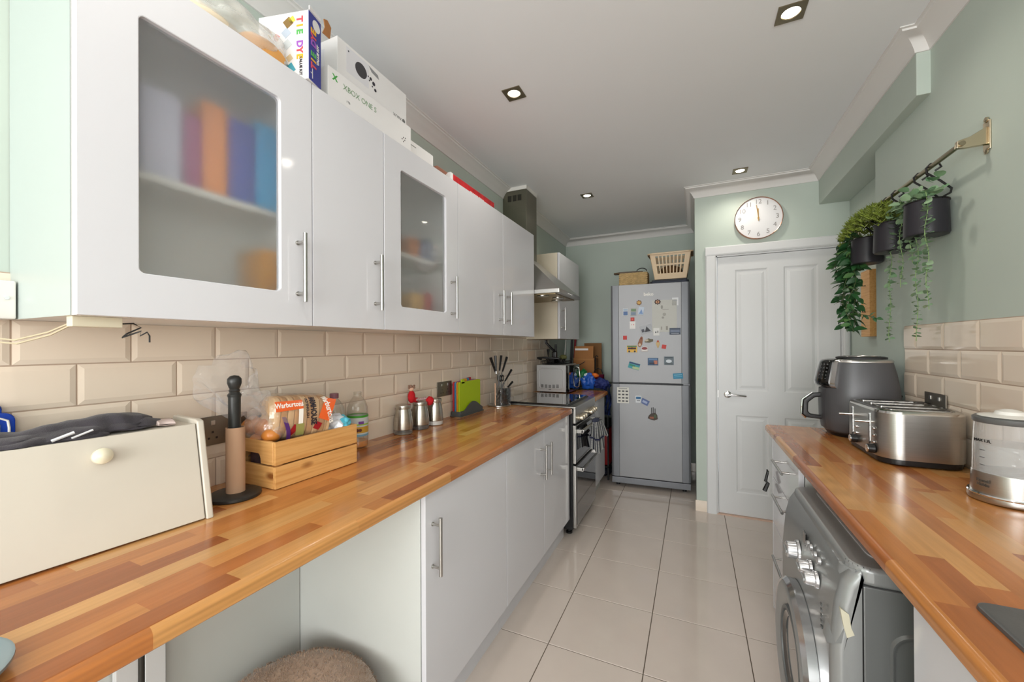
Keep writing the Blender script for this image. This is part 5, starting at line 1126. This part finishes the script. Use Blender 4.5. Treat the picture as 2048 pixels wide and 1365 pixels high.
# rolls in clear bag + purple strip
rl_ = thing('bread_rolls', 'bag of golden bread rolls at the near end of the crate', 'bread', (-1.27, .83, CZT))
M_roll = mat('roll_golden', (206, 128, 54), .4, noise_amt=.12, noise_scale=20, coat=.3)
for i, (x, y, z, r) in enumerate(((-1.300, .835, CZT + .032, .036), (-1.245, .835, CZT + .030, .034), (-1.205, .826, CZT + .012, .028), (-1.26, .825, CZT - .01, .030))):
    part('roll', blob((x, y, z), (r, r * 1.05, r * .85), lambda c: 1 + .06 * noise.noise(c * 2 + Vector((i, 0, 0)))), M_roll, rl_)
M_film = clear_film('clear_film', (244, 244, 248), .15, .08)
part('bag', blob((-1.258, .838, CZT + .025), (.080, .046, .058), lambda c: 1 + .10 * noise.noise(c * 2.5), 4), M_film, rl_, smooth=80)
def film(u, v):
    a = v * 2 * PI; q0 = Vector((-1.235, .840, CZT + .074)); q1 = Vector((-1.27, .72, CZT + .185)); q = q0.lerp(q1, u); r = .014 + .075 * u ** .8
    w_ = 1 + .55 * noise.noise(Vector((math.cos(a) * 2.2, math.sin(a) * 2.2, u * 3))); return (q.x + .25 * r * math.cos(a) * w_, q.y + 1.0 * r * math.sin(a) * w_ * .9, q.z + r * .75 * math.cos(a) * w_ + .02 * math.sin(u * 9))
part('bag_tail', grid(film, 26, 40), M_film, rl_, smooth=80)
part('purple_tape', grid(lambda u, v: (-1.175 + .012 * math.sin(u * 3), .838 + .014 * v + .012 * u, CZT + .066 - .078 * u), 10, 3, .002), mat('tape_purple', (122, 72, 160), .4), rl_)
cb_ = thing('bread_packet', 'second bread bag with navy print standing behind the loaf in the crate', 'bread', (-1.30, .93, CZT))
part('bread', blob((-1.305, .935, CZT + .045), (.030, .085, .055), lambda c: 1 + .1 * noise.noise(c * 2)), mat('bread_pale', (200, 170, 136), .7), cb_)
part('bag', blob((-1.300, .940, CZT + .055), (.034, .10, .066), lambda c: 1 + .12 * noise.noise(c * 3 + Vector((4, 0, 0))), 4), clear_film('film_blue', (190, 200, 220), .35, .15), cb_, smooth=80)
part('navy_print', blob((-1.280, .875, CZT + .062), (.022, .040, .022), lambda c: 1 + .25 * noise.noise(c * 3)), mat('navy', (36, 40, 66), .8), cb_)
# foil / blue-white packet and red packet
pk = thing('snack_packet', 'crumpled white and turquoise packet at the far end of the crate', 'packet', (-1.2, 1.06, CZT))
part('foil', blob((-1.195, 1.055, CZT + .004), (.045, .045, .036), lambda c: 1 + .35 * noise.noise(c * 2.4 + Vector((7, 0, 0))), 4), mat('foil_white', (226, 230, 238), .25, coat=.5), pk, smooth=30)
part('turquoise_print', blob((-1.175, 1.070, CZT + .006), (.032, .030, .026), lambda c: 1 + .3 * noise.noise(c * 2.4 + Vector((2, 0, 0))), 4), mat('turquoise', (90, 190, 214), .3), pk, smooth=30)
rp = solo('red_packet', blob((-1.265, 1.055, CZT + .028), (.032, .042, .040), lambda c: 1 + .3 * noise.noise(c * 2.2 + Vector((11, 0, 0))), 4), mat('packet_red', (200, 26, 40), .3), 'red packet behind the turquoise one in the crate', 'packet', smooth=30)

# squash bottles
M_pet = clear_film('pet_clear', (214, 206, 186), .14, .05)
def bottle(x, y, label, cap):
    t = thing('squash_bottle', label, 'bottle', (x, y, WT), group='squash bottles beside the crate')
    part('bottle_body', lathe([(.034, WT + .001), (.041, WT + .006), (.042, WT + .02), (.042, WT + .15), (.040, WT + .172), (.032, WT + .196), (.020, WT + .212), (.0145, WT + .218), (.0145, WT + .235)], x, y, 40, cap=False), M_pet, t, smooth=70)
    part('juice', lathe([(.033, WT + .003), (.040, WT + .008), (.0405, WT + .03), (.001, WT + .031)], x, y, 32), mat('juice_orange', (226, 140, 30), .15, coat=.5), t)
    lb_ = part('label_sleeve', lathe([(.0425, WT + .052), (.0428, WT + .052), (.0428, WT + .132), (.0425, WT + .132)], x, y, 40, cap=False), mat('label_pale', (206, 214, 216), .4), t)
    for z0, z1, c in ((.130, .139, (70, 160, 50)), (.098, .104, (160, 200, 70)), (.066, .092, (206, 160, 60)), (.052, .060, (120, 170, 196))):
        part('label_band', lathe([(.0429, WT + z0), (.0431, WT + z0), (.0431, WT + z1), (.0429, WT + z1)], x, y, 40, cap=False), mat('label_%d_%d_%d' % c, c, .4), lb_)
    for k in range(4):
        a = -PI / 2 + .25 + k * .26; part('fruit_print', lathe([(.007, 0), (.007, .0008)], seg=10, M=frame((x + .0430 * math.cos(a), y + .0430 * math.sin(a), WT + .078), (-math.sin(a), math.cos(a), 0), (0, 0, 1))), mat('fruit_dark', (96, 44, 30), .5), lb_)
    a = -.45; part('purple_patch', box(-.011, .011, -.006, .006, 0, .001, M=frame((x + .0428 * math.cos(a), y + .0428 * math.sin(a), WT + .109), (-math.sin(a), math.cos(a), 0), (0, 0, 1))), mat('tape_purple', (122, 72, 160), .4), lb_)
    if cap: part('cap', lathe([(.0165, WT + .222), (.0165, WT + .240), (.015, WT + .2415)], x, y, 28), mat('cap_plum', (130, 86, 96), .4), t)
    else: part('neck_thread', lathe([(.0145, WT + .222), (.0165, WT + .224), (.0145, WT + .227), (.0165, WT + .231), (.0145, WT + .236)], x, y, 28, cap=False), M_pet, t)
bottle(-1.305, 1.275, 'clear squash bottle without a cap, right one beside the crate', False)
bottle(-1.312, 1.16, 'clear squash bottle with a plum cap, half hidden behind the crate', True)

# canisters
M_can = mat('canister_steel', (186, 182, 174), .28, 1, noise_amt=.06, noise_scale=10, aniso=(1, 1, 20))
M_jar = clear_film('jar_glass', (200, 200, 198), .12, .04)
def canister(x, y, label, fill, fillc):
    t = thing('canister', label, 'canister', (x, y, WT), group='steel canisters along the tiles')
    part('glass_base', lathe([(.042, WT), (.045, WT + .002), (.0455, WT + .028), (.044, WT + .03)], x, y, 40), M_jar, t, smooth=50)
    part('shell', lathe([(.0455, WT + .024), (.0462, WT + .028), (.045, WT + .055), (.041, WT + .085), (.0365, WT + .108), (.0345, WT + .118), (.034, WT + .122)], x, y, 48), M_can, t, smooth=60)
    part('lid', lathe([(.034, WT + .122), (.0375, WT + .123), (.038, WT + .128), (.038, WT + .138), (.036, WT + .141), (.001, WT + .142)], x, y, 48), M_can, t, smooth=50)
    part('contents', lathe([(.041, WT + .002), (.0438, WT + .004), (.0438, WT + fill), (.001, WT + fill + .001)], x, y, 32), mat('contents_%d_%d_%d' % fillc, fillc, .8), t)
canister(-1.300, 1.562, 'steel canister with glass base, nearest of the three', .008, (120, 106, 92))
canister(-1.296, 1.690, 'steel canister with a dark filling, middle of the three under the doll', .018, (44, 30, 24))
canister(-1.292, 1.812, 'steel canister with white filling, farthest of the three', .026, (228, 226, 222))
# red knitted doll sitting on the canisters
dl = thing('soft_doll', 'small red knitted doll with curly hair lounging across the canisters', 'doll', (-1.30, 1.66, WT + .14))
b = N(); blob((-1.305, 1.632, WT + .172), (.016, .023, .032), None, 3, b); blob((-1.305, 1.662, WT + .152), (.012, .028, .012), None, 3, b); part('torso', b, M_red, dl)
part('legs', tube([(-1.30, 1.655, WT + .153), (-1.295, 1.69, WT + .152), (-1.285, 1.725, WT + .154)], .0075, 10), mat('doll_stripes', (190, 160, 160), .8, noise_amt=.5, noise_scale=180), dl)
part('boots', blob((-1.268, 1.735, WT + .140), (.020, .022, .024), lambda c: 1 + .15 * noise.noise(c * 2)), M_red, dl)
b = N(); blob((-1.305, 1.630, WT + .212), (.012, .013, .013), None, 3, b); part('head', b, mat('doll_skin', (226, 182, 156), .7), dl)
b = N()
for k in range(14):
    a = k * .9; blob((-1.305 + .011 * math.cos(a), 1.632 + .017 * math.sin(a), WT + .222 + .006 * math.sin(k * 2.1)), (.0055, .0055, .005), None, 2, b)
part('hair', b, mat('doll_hair', (150, 118, 100), .9), dl)
# chopping boards
cbx = thing('chopping_board_set', 'lime green chopping boards in a dark grey stand', 'chopping boards', (-1.31, 2.2, WT))
y0, y1 = 2.052, 2.328
wave = [(y0 + .004 + (y1 - y0 - .008) * k / 24, WT + .050 + .028 * (math.sin((k / 24 - .28) * 1.75 * PI) if k / 24 > .0 else -.6)) for k in range(25)]
part('stand_front', prism([(y0, WT + .002), (y1, WT + .002), (y1, wave[-1][1])] + wave[::-1] + [(y0, wave[0][1])], 'X', -1.281, -1.276, .0008, seg=1), mat('stand_grey', (78, 82, 82), .5), cbx)
part('stand_back', box(-1.345, -1.281, y0, y1, WT + .002, WT + .03, .002), mat('stand_grey', (78, 82, 82), .5), cbx); part('stand_foot', box(-1.348, -1.268, y0 - .005, y1 + .005, WT, WT + .006, .002), mat('stand_grey', (78, 82, 82), .5), cbx)
for k, (c, ty) in enumerate((((168, 196, 24), 2.105), ((226, 158, 40), 2.155), ((76, 140, 186), 2.205), ((196, 44, 60), 2.252))):
    x = -1.289 - k * .0135; zt = WT + .208 - k * .0
    poly = rrect(y0 + .008, y1 - .008, WT + .008, zt, .010, 4)
    b = prism(poly, 'X', x - .008, x, .0012, seg=1); tabp = rrect(ty - .016, ty + .016, zt - .01, zt + .016, .004, 3); prism(tabp, 'X', x - .008, x, bm=b)
    part('board', b, mat('board_%d' % k, c, .45), cbx, label=['lime green board', 'orange board', 'blue board', 'red board'][k])
# knife block
kb = thing('knife_set', 'black handled knives and scissors in a round clear stand by the cooker', 'knife block', (-1.287, 2.555, WT))
KBx, KBy = -1.268, 2.562
part('base_plate', lathe([(.076, WT), (.082, WT + .003), (.082, WT + .008), (.076, WT + .011)], KBx, KBy, 44), M_steelh, kb)
part('core', lathe([(.046, WT + .011), (.050, WT + .10), (.044, WT + .125)], KBx + .024, KBy + .035, 10, sx=.8, sy=1.1), M_bgloss, kb)
M_acr = clear_film('acrylic', (60, 60, 62), .30, .05)
part('holder', lathe([(.060, WT + .011), (.062, WT + .128)], KBx + .020, KBy + .025, 24, cap=False, sx=.85, sy=1.15), M_acr, kb)
part('centre_pole', cyl((KBx + .0, KBy - .066, WT + .01), (KBx + .0, KBy - .066, WT + .165), .004, 10), mat('pole_peach', (220, 180, 150), .3, .3), kb)
part('collar', box(KBx + .030, KBx + .036, KBy - .005, KBy + .05, WT + .108, WT + .116, .002), M_chrome, kb)
hs = [((2.525, 1.115), (2.475, 1.225), .011), ((2.52, 1.128), (2.530, 1.238), .010), ((2.565, 1.128), (2.605, 1.236), .010), ((2.605, 1.118), (2.680, 1.222), .010), ((2.635, 1.045), (2.740, 1.125), .009), ((2.630, .980), (2.735, 1.035), .009)]
for i, ((ya, za), (yb, zb), r) in enumerate(hs):
    xa, xb = KBx + .004 * (i - 2), KBx + .012 * (i - 2.5) * .8
    d = (Vector((xb, yb, zb)) - Vector((xa, ya, za))).normalized(); A_, B_ = Vector((xa, ya, za)), Vector((xb, yb, zb))
    k_ = part('handle', tube([A_ + (B_ - A_) * t_ for t_ in (0, .15, .5, .85, 1)], r, 8, rfun=lambda q: r * (.55 + .45 * q)), M_black, kb)
    part('bolster', tube([A_ - d * .018, A_ + d * .002], .0055, 8), M_steelh, k_)
    s_ = A_ - d * .018; e_ = s_ - d * min(.16, (s_.z - WT - .014) / max(.3, d.z)); sd = Vector((0, 0, 1)).cross(d).cross(d).normalized() * .012
    b = N(); v = [b.verts.new(p) for p in (s_ + sd, s_ - sd, e_ - sd * .3, e_ + sd * .3)]; v2 = [b.verts.new(x.co + Vector((.0014, 0, 0))) for x in v]; b.faces.new(v); b.faces.new(v2[::-1])
    for q in range(4): b.faces.new((v[q], v[(q + 1) % 4], v2[(q + 1) % 4], v2[q]))
    part('blade', b, M_steelh, k_, smooth=0)
for yy in (2.498, 2.532): part('scissor_ring', tube([(KBx + .042, yy + .014 * math.cos(a), 1.080 + .020 * math.sin(a)) for a in [k * PI / 10 for k in range(20)]], .0036, 8, closed=True), M_black, kb)
part('scissor_blade', prism([(2.508, WT + .03), (2.514, WT + .03), (2.520, 1.06), (2.506, 1.06)], 'X', KBx + .040, KBx + .043), M_steelh, kb)
part('print', text_bm('+', .022, FX(KBx + .030, KBy + .0, WT + .035), .004), M_or2, kb)

# ================================================================== on top of the wall cabinets
TZ_ = CZ1 + .0005
xl = thing('console_box', 'long white games console box with green lettering, lower one of the pair', 'box', (-1.2, 1.12, TZ_), group='console boxes on the wall cabinets')
part('carton', box(-1.33, -1.060, .918, 1.330, TZ_, TZ_ + .106, .002), M_paper, xl)
M_grn = mat('print_green', (70, 160, 70), .5); M_gry = mat('print_grey', (90, 92, 92), .5)
part('print', text_bm('XBOX ONE S', .026, FX(-1.0598, 1.055, TZ_ + .070), .0003, sx=1.0), mat('print_greygreen', (120, 150, 116), .5), xl)
part('print', text_bm('X', .026, FX(-1.0598, .945, TZ_ + .078), .0003, bold=.0012), M_grn, xl)
part('print', text_bm('1TB', .010, FX(-1.0598, 1.0, TZ_ + .028), .0003), M_gry, xl)
for dy, dz in ((0, .008), (-.008, 0), (.008, 0), (0, -.008), (.012, .01)): part('print', lathe([(.0028, 0), (.0028, .0004)], seg=10, M=frame((-1.0598, 1.282 + dy, TZ_ + .035 + dz), (0, 1, 0), (0, 0, 1))), M_blk, xl)
xu = thing('console_box', 'white games console box printed with a round black vent, upper one of the pair', 'box', (-1.2, 1.16, TZ_ + .107), group='console boxes on the wall cabinets')
zU = TZ_ + .107
part('carton', box(-1.33, -1.090, .982, 1.338, zU, zU + .148, .002), M_paper, xu)
part('print', prism([(1.088 + .028 * math.cos(a), zU + .094 + .026 * math.sin(a)) for a in [k * PI / 14 for k in range(28)]], 'X', -1.0902, -1.0896), mat('vent_print', (62, 60, 64), .5), xu)
part('print', box(-1.0902, -1.0897, 1.02, 1.125, zU + .05, zU + .138), mat('console_print', (222, 221, 226), .5), xu)
part('print', prism([(1.125, zU + .136), (1.172, zU + .128), (1.178, zU + .114), (1.14, zU + .120)], 'X', -1.0902, -1.0895), mat('print_midgrey', (140, 140, 144), .5), xu)
for dy, dz, r in ((1.030, .125, .003), (1.135, .092, .006), (1.150, .082, .0075), (1.158, .062, .006), (1.143, .068, .003), (1.128, .082, .003), (1.122, .094, .003)): part('print', lathe([(r, 0), (r, .0004)], seg=12, M=frame((-1.0896, dy, zU + dz), (0, 1, 0), (0, 0, 1))), M_blk, xu)
part('print', text_bm('XBOX', .018, FX(-1.0898, 1.282, zU + .028) @ Matrix.Rotation(PI, 4, 'Z'), .0003), M_gry, xu)
part('print', lathe([(.009, 0), (.009, .0004)], seg=16, M=frame((-1.0898, 1.320, zU + .028), (0, 1, 0), (0, 0, 1))), M_gry, xu)
part('print', box(-1.24, -1.15, .9815, .9822, zU + .03, zU + .12), mat('console_print', (222, 221, 226), .5), xu)
w3 = thing('white_box', 'plain white slim box beyond the console boxes', 'box', (-1.2, 1.43, TZ_)); part('carton', box(-1.30, -1.085, 1.345, 1.520, TZ_, TZ_ + .076, .002), M_paper, w3)
part('print', box(-1.0852, -1.0848, 1.36, 1.395, TZ_ + .055, TZ_ + .058), M_gry, w3)
rb = thing('red_box', 'flat red and white food box near the extractor chimney', 'box', (-1.2, 1.93, TZ_))
part('carton', box(-1.30, -1.102, 1.695, 2.170, TZ_, TZ_ + .072, .0015), mat('box_red', (196, 30, 38), .4, noise_amt=.35, noise_scale=24), rb); part('white_band', box(-1.301, -1.1015, 1.690, 1.712, TZ_, TZ_ + .074, .0015), M_paper, rb)
part('print', text_bm('~ SEAFOOD STICKS', .020, FX(-1.1018, 1.95, TZ_ + .036), .0003, bold=.0006), M_or2, rb)
part('open_flap', prism([(-1.30, TZ_ + .072), (-1.12, TZ_ + .072), (-1.14, TZ_ + .058), (-1.28, TZ_ + .052)], 'Y', 1.60, 1.69), mat('flap_brown', (186, 130, 110), .7), rb)
# tie dye kit box
Cn = Vector((-1.036, .828, TZ_)); th_ = math.atan2(-.034, -.134)
e1 = Vector((math.cos(th_), math.sin(th_), 0)); e2 = Vector((math.sin(th_), -math.cos(th_), 0))
e2 = Vector((-.246, .97, 0)).normalized() if False else Vector((e1.y, -e1.x, 0)).normalized()
td = thing('craft_kit_box', 'upright white and navy tie dye kit box on the near wall cabinet', 'box', tuple(Cn + e1 * .08 + e2 * .027), 0)
MB2 = Matrix(((e1.x, e2.x, 0, Cn.x), (e1.y, e2.y, 0, Cn.y), (0, 0, 1, TZ_), (0, 0, 0, 1)))
HB = .205
def bxl(*a, **k): q = box(*a, **k); q.transform(MB2); return q
part('carton', bxl(0, .17, .0, .056, 0, HB, bev=.001, seg=1), M_paper, td)
M_navy = mat('kit_navy', (44, 52, 146), .4)
part('navy_side', bxl(-.0008, .0005, .0006, .0555, 0.0005, HB - .001), M_navy, td)
part('flap', bxl(-.004, -.001, .0, .05, HB, HB + .012), M_paper, td)
Mw = lambda a, z, rot=0: MB2 @ frame((a, -.0003, z), (-1, 0, 0), (0, 0, 1)) @ Matrix.Rotation(PI, 4, 'Y') @ Matrix.Rotation(rot, 4, 'Z') if False else MB2 @ frame((a, -.0004, z), (-math.cos(rot), 0, math.sin(rot)), (math.sin(rot), 0, math.cos(rot)))
# white face seen from -e2 : reading direction is -e1
cols_ = [(226, 80, 90), (240, 180, 40), (90, 180, 90), (70, 140, 210), (160, 90, 190)]
def letters(word, size, pos, rot, M0, step, colours, parent, ext=.0004):
    for k, ch in enumerate(word):
        if ch == ' ': continue
        part('letter', text_bm(ch, size, M0(pos[0], pos[1]) @ Matrix.Rotation(rot, 4, 'Z') @ Matrix.Translation((k * step, 0, 0)), ext, bold=.0012), mat('letter_%d' % (k % 5), colours[k % 5], .5), parent)
def MW(a, z): return MB2 @ frame((a, -.0006, z), (-1, 0, 0), (0, 0, 1))
def MN(b_, z): return MB2 @ frame((-.0012, b_, z), (0, 1, 0), (0, 0, 1))
letters('TIE DYE', .028, (.030, .180), -PI / 2, MW, .0185, cols_, td); part('print', text_bm('VALUE KIT', .012, MW(.026, .040) @ Matrix.Rotation(-PI / 2, 4, 'Z'), .0004, bold=.0004), M_blk, td)
pastel = [(240, 190, 190), (240, 220, 140), (180, 225, 170), (170, 215, 240), (236, 226, 240)]
letters('TIE DYE', .030, (.022, .048), PI / 2, MN, .0175, pastel, td, .0007); part('print', text_bm('VALUE KIT', .013, MN(.041, .095) @ Matrix.Rotation(PI / 2, 4, 'Z'), .0006, bold=.0004), M_or2, td)
part('badge', lathe([(.017, 0), (.017, .0008)], seg=24, M=MN(.034, .178)), M_paper, td); part('print', text_bm('24', .017, MN(.034, .178) @ Matrix.Translation((0, 0, .001)) @ Matrix.Rotation(PI / 2, 4, 'Z'), .0005, bold=.0006), M_blk, td)
part('print', box(-.001, .001, -.015, .015, 0, .0004, M=MN(.016, .024)), M_or2, td); part('print', box(-.008, .0, -.001, .001, 0, .0004, M=MN(.016, .024)), M_or2, td)
for (a, z, c, r) in ((.068, .175, (140, 110, 60), .013), (.075, .145, (190, 200, 214), .012), (.072, .11, (206, 210, 212), .012), (.064, .068, (214, 190, 150), .009), (.062, .035, (70, 160, 180), .014), (.055, .182, (226, 206, 80), .009), (.108, .135, (226, 150, 150), .009)):
    part('picture', box(-r, r, -r, r, 0, .0003, M=MW(a, z) @ Matrix.Rotation(a * 9, 4, 'Z')), mat('pic_%d_%d_%d' % c, c, .5), td); part('picture', lathe([(r * .55, .0003), (r * .55, .0006)], seg=12, M=MW(a, z)), mat('pic2_%d' % c[0], tuple(int(x * .7) for x in c), .5), td)
solo('cardboard_piece', prism([(.955, zU + .150), (.985, zU + .1485), (.990, zU + .19), (.975, zU + .205), (.960, zU + .200), (.965, zU + .175)], 'X', -1.13, -1.127), M_card, 'torn brown cardboard flap standing on the near end of the upper console box', 'cardboard', smooth=30)
# bag of orange things
ob = thing('plastic_bag', 'clear crinkled plastic bag with orange sponges beside the craft kit box', 'bag', (-1.15, .68, TZ_))
part('contents', blob((-1.13, .745, TZ_ + .040), (.052, .072, .044), lambda c: 1 + .12 * noise.noise(c * 2)), mat('sponge_orange', (236, 172, 96), .8), ob)
part('contents', blob((-1.13, .60, TZ_ + .030), (.05, .09, .032), lambda c: 1 + .12 * noise.noise(c * 2)), mat('sponge_pale', (222, 208, 184), .8), ob)
part('bag', blob((-1.14, .680, TZ_ + .062), (.075, .145, .066), lambda c: 1 + .22 * noise.noise(c * 2.6 + Vector((8, 0, 0))), 5), clear_film('film_crinkle', (240, 240, 236), .34, .06), ob, smooth=25)

# ================================================================== blurred things inside the glass cabinets
def inside(y0, y1, z0, z1, x0, x1, c, label, extra=None):
    y0, y1 = (y0 * 1.032, min(y1 * 1.032, .829)) if y0 < 1 else (y0 * 1.02, y1 * 1.02)
    t = solo('food_box', box(x0, x1, y0, y1, z0, z1, .003), mat('pack_%d_%d_%d' % c, c, .5), label, 'box', 'packets behind frosted glass')
    return t
SH = 1.7085; xa, xb_ = -1.29, -1.165
inside(.465, .545, SH, 1.925, xa, xb_, (206, 206, 224), 'pale lilac packet behind the large frosted pane, leftmost')
inside(.552, .588, SH, 1.90, xa, xb_, (176, 96, 140), 'purple-pink packet behind the large frosted pane')
inside(.592, .648, SH, 1.955, xa, xb_, (250, 160, 90), 'orange packet in the middle behind the large frosted pane')
inside(.655, .722, SH, 1.945, xa, xb_, (60, 92, 184), 'navy blue packet behind the large frosted pane')
inside(.728, .815, SH, 1.97, xa, xb_, (50, 180, 236), 'bright cyan packet behind the large frosted pane, rightmost')
inside(.745, .80, 1.3875, 1.60, xa, xb_, (236, 160, 36), 'orange-yellow packet on the lower shelf behind the large frosted pane')
inside(1.40, 1.47, SH, 1.80, xa, xb_, (200, 120, 60), 'tan packet behind the smaller frosted pane')
inside(1.49, 1.57, SH, 1.81, xa, xb_, (90, 110, 150), 'grey-blue packet behind the smaller frosted pane')
inside(1.41, 1.50, 1.3875, 1.55, xa, xb_, (226, 170, 60), 'mustard packet low behind the smaller frosted pane')
inside(1.51, 1.57, 1.3875, 1.56, xa, xb_, (206, 50, 44), 'red packet low behind the smaller frosted pane')

# ================================================================== pet bed
pb = thing('pet_bed', 'fluffy brown round pet bed under the left worktop', 'pet bed', (-1.06, .76, 0))
M_fl = mat('plush_brown', (158, 134, 114), 1, noise_amt=.12, noise_scale=60, bump=1.0, bump_scale=260, sheen=.5)
PCx, PCy = -1.055, .775
def tor(u, v):
    a, q = u * 2 * PI, v * 2 * PI; R0, r = .165, .075
    nz = 1 + .05 * noise.noise(Vector((math.cos(a) * 3, math.sin(a) * 3, q)))
    zz = .225 + .075 * math.sin(q) * nz if math.sin(q) > 0 else .225 + .22 * math.sin(q)
    return (PCx + (R0 + r * math.cos(q) * nz) * math.cos(a), PCy + (R0 + r * math.cos(q) * nz) * math.sin(a), zz)
part('rim', grid(tor, 72, 28), M_fl, pb, smooth=80)
part('cushion', lathe([(.12, .10), (.15, .20), (.10, .225), (.001, .23)], PCx, PCy, 40), M_fl, pb, smooth=80)
b = N(); r3 = random.Random(9)
for k in range(9000):
    u_, v_ = r3.random(), r3.random(); p = Vector(tor(u_, v_)); q = v_ * 2 * PI
    if math.sin(q) < -.2: continue
    a = u_ * 2 * PI; n_ = Vector((math.cos(a) * math.cos(q), math.sin(a) * math.cos(q), math.sin(q))); d = (n_ + Vector((r3.uniform(-.7, .7), r3.uniform(-.7, .7), r3.uniform(-.7, .7)))).normalized() * .009
    sd = d.orthogonal().normalized() * .0013; b.faces.new([b.verts.new(p + sd), b.verts.new(p - sd), b.verts.new(p + d)])
o = part('pile', b, M_fl, pb, smooth=0); o['kind'] = 'stuff'
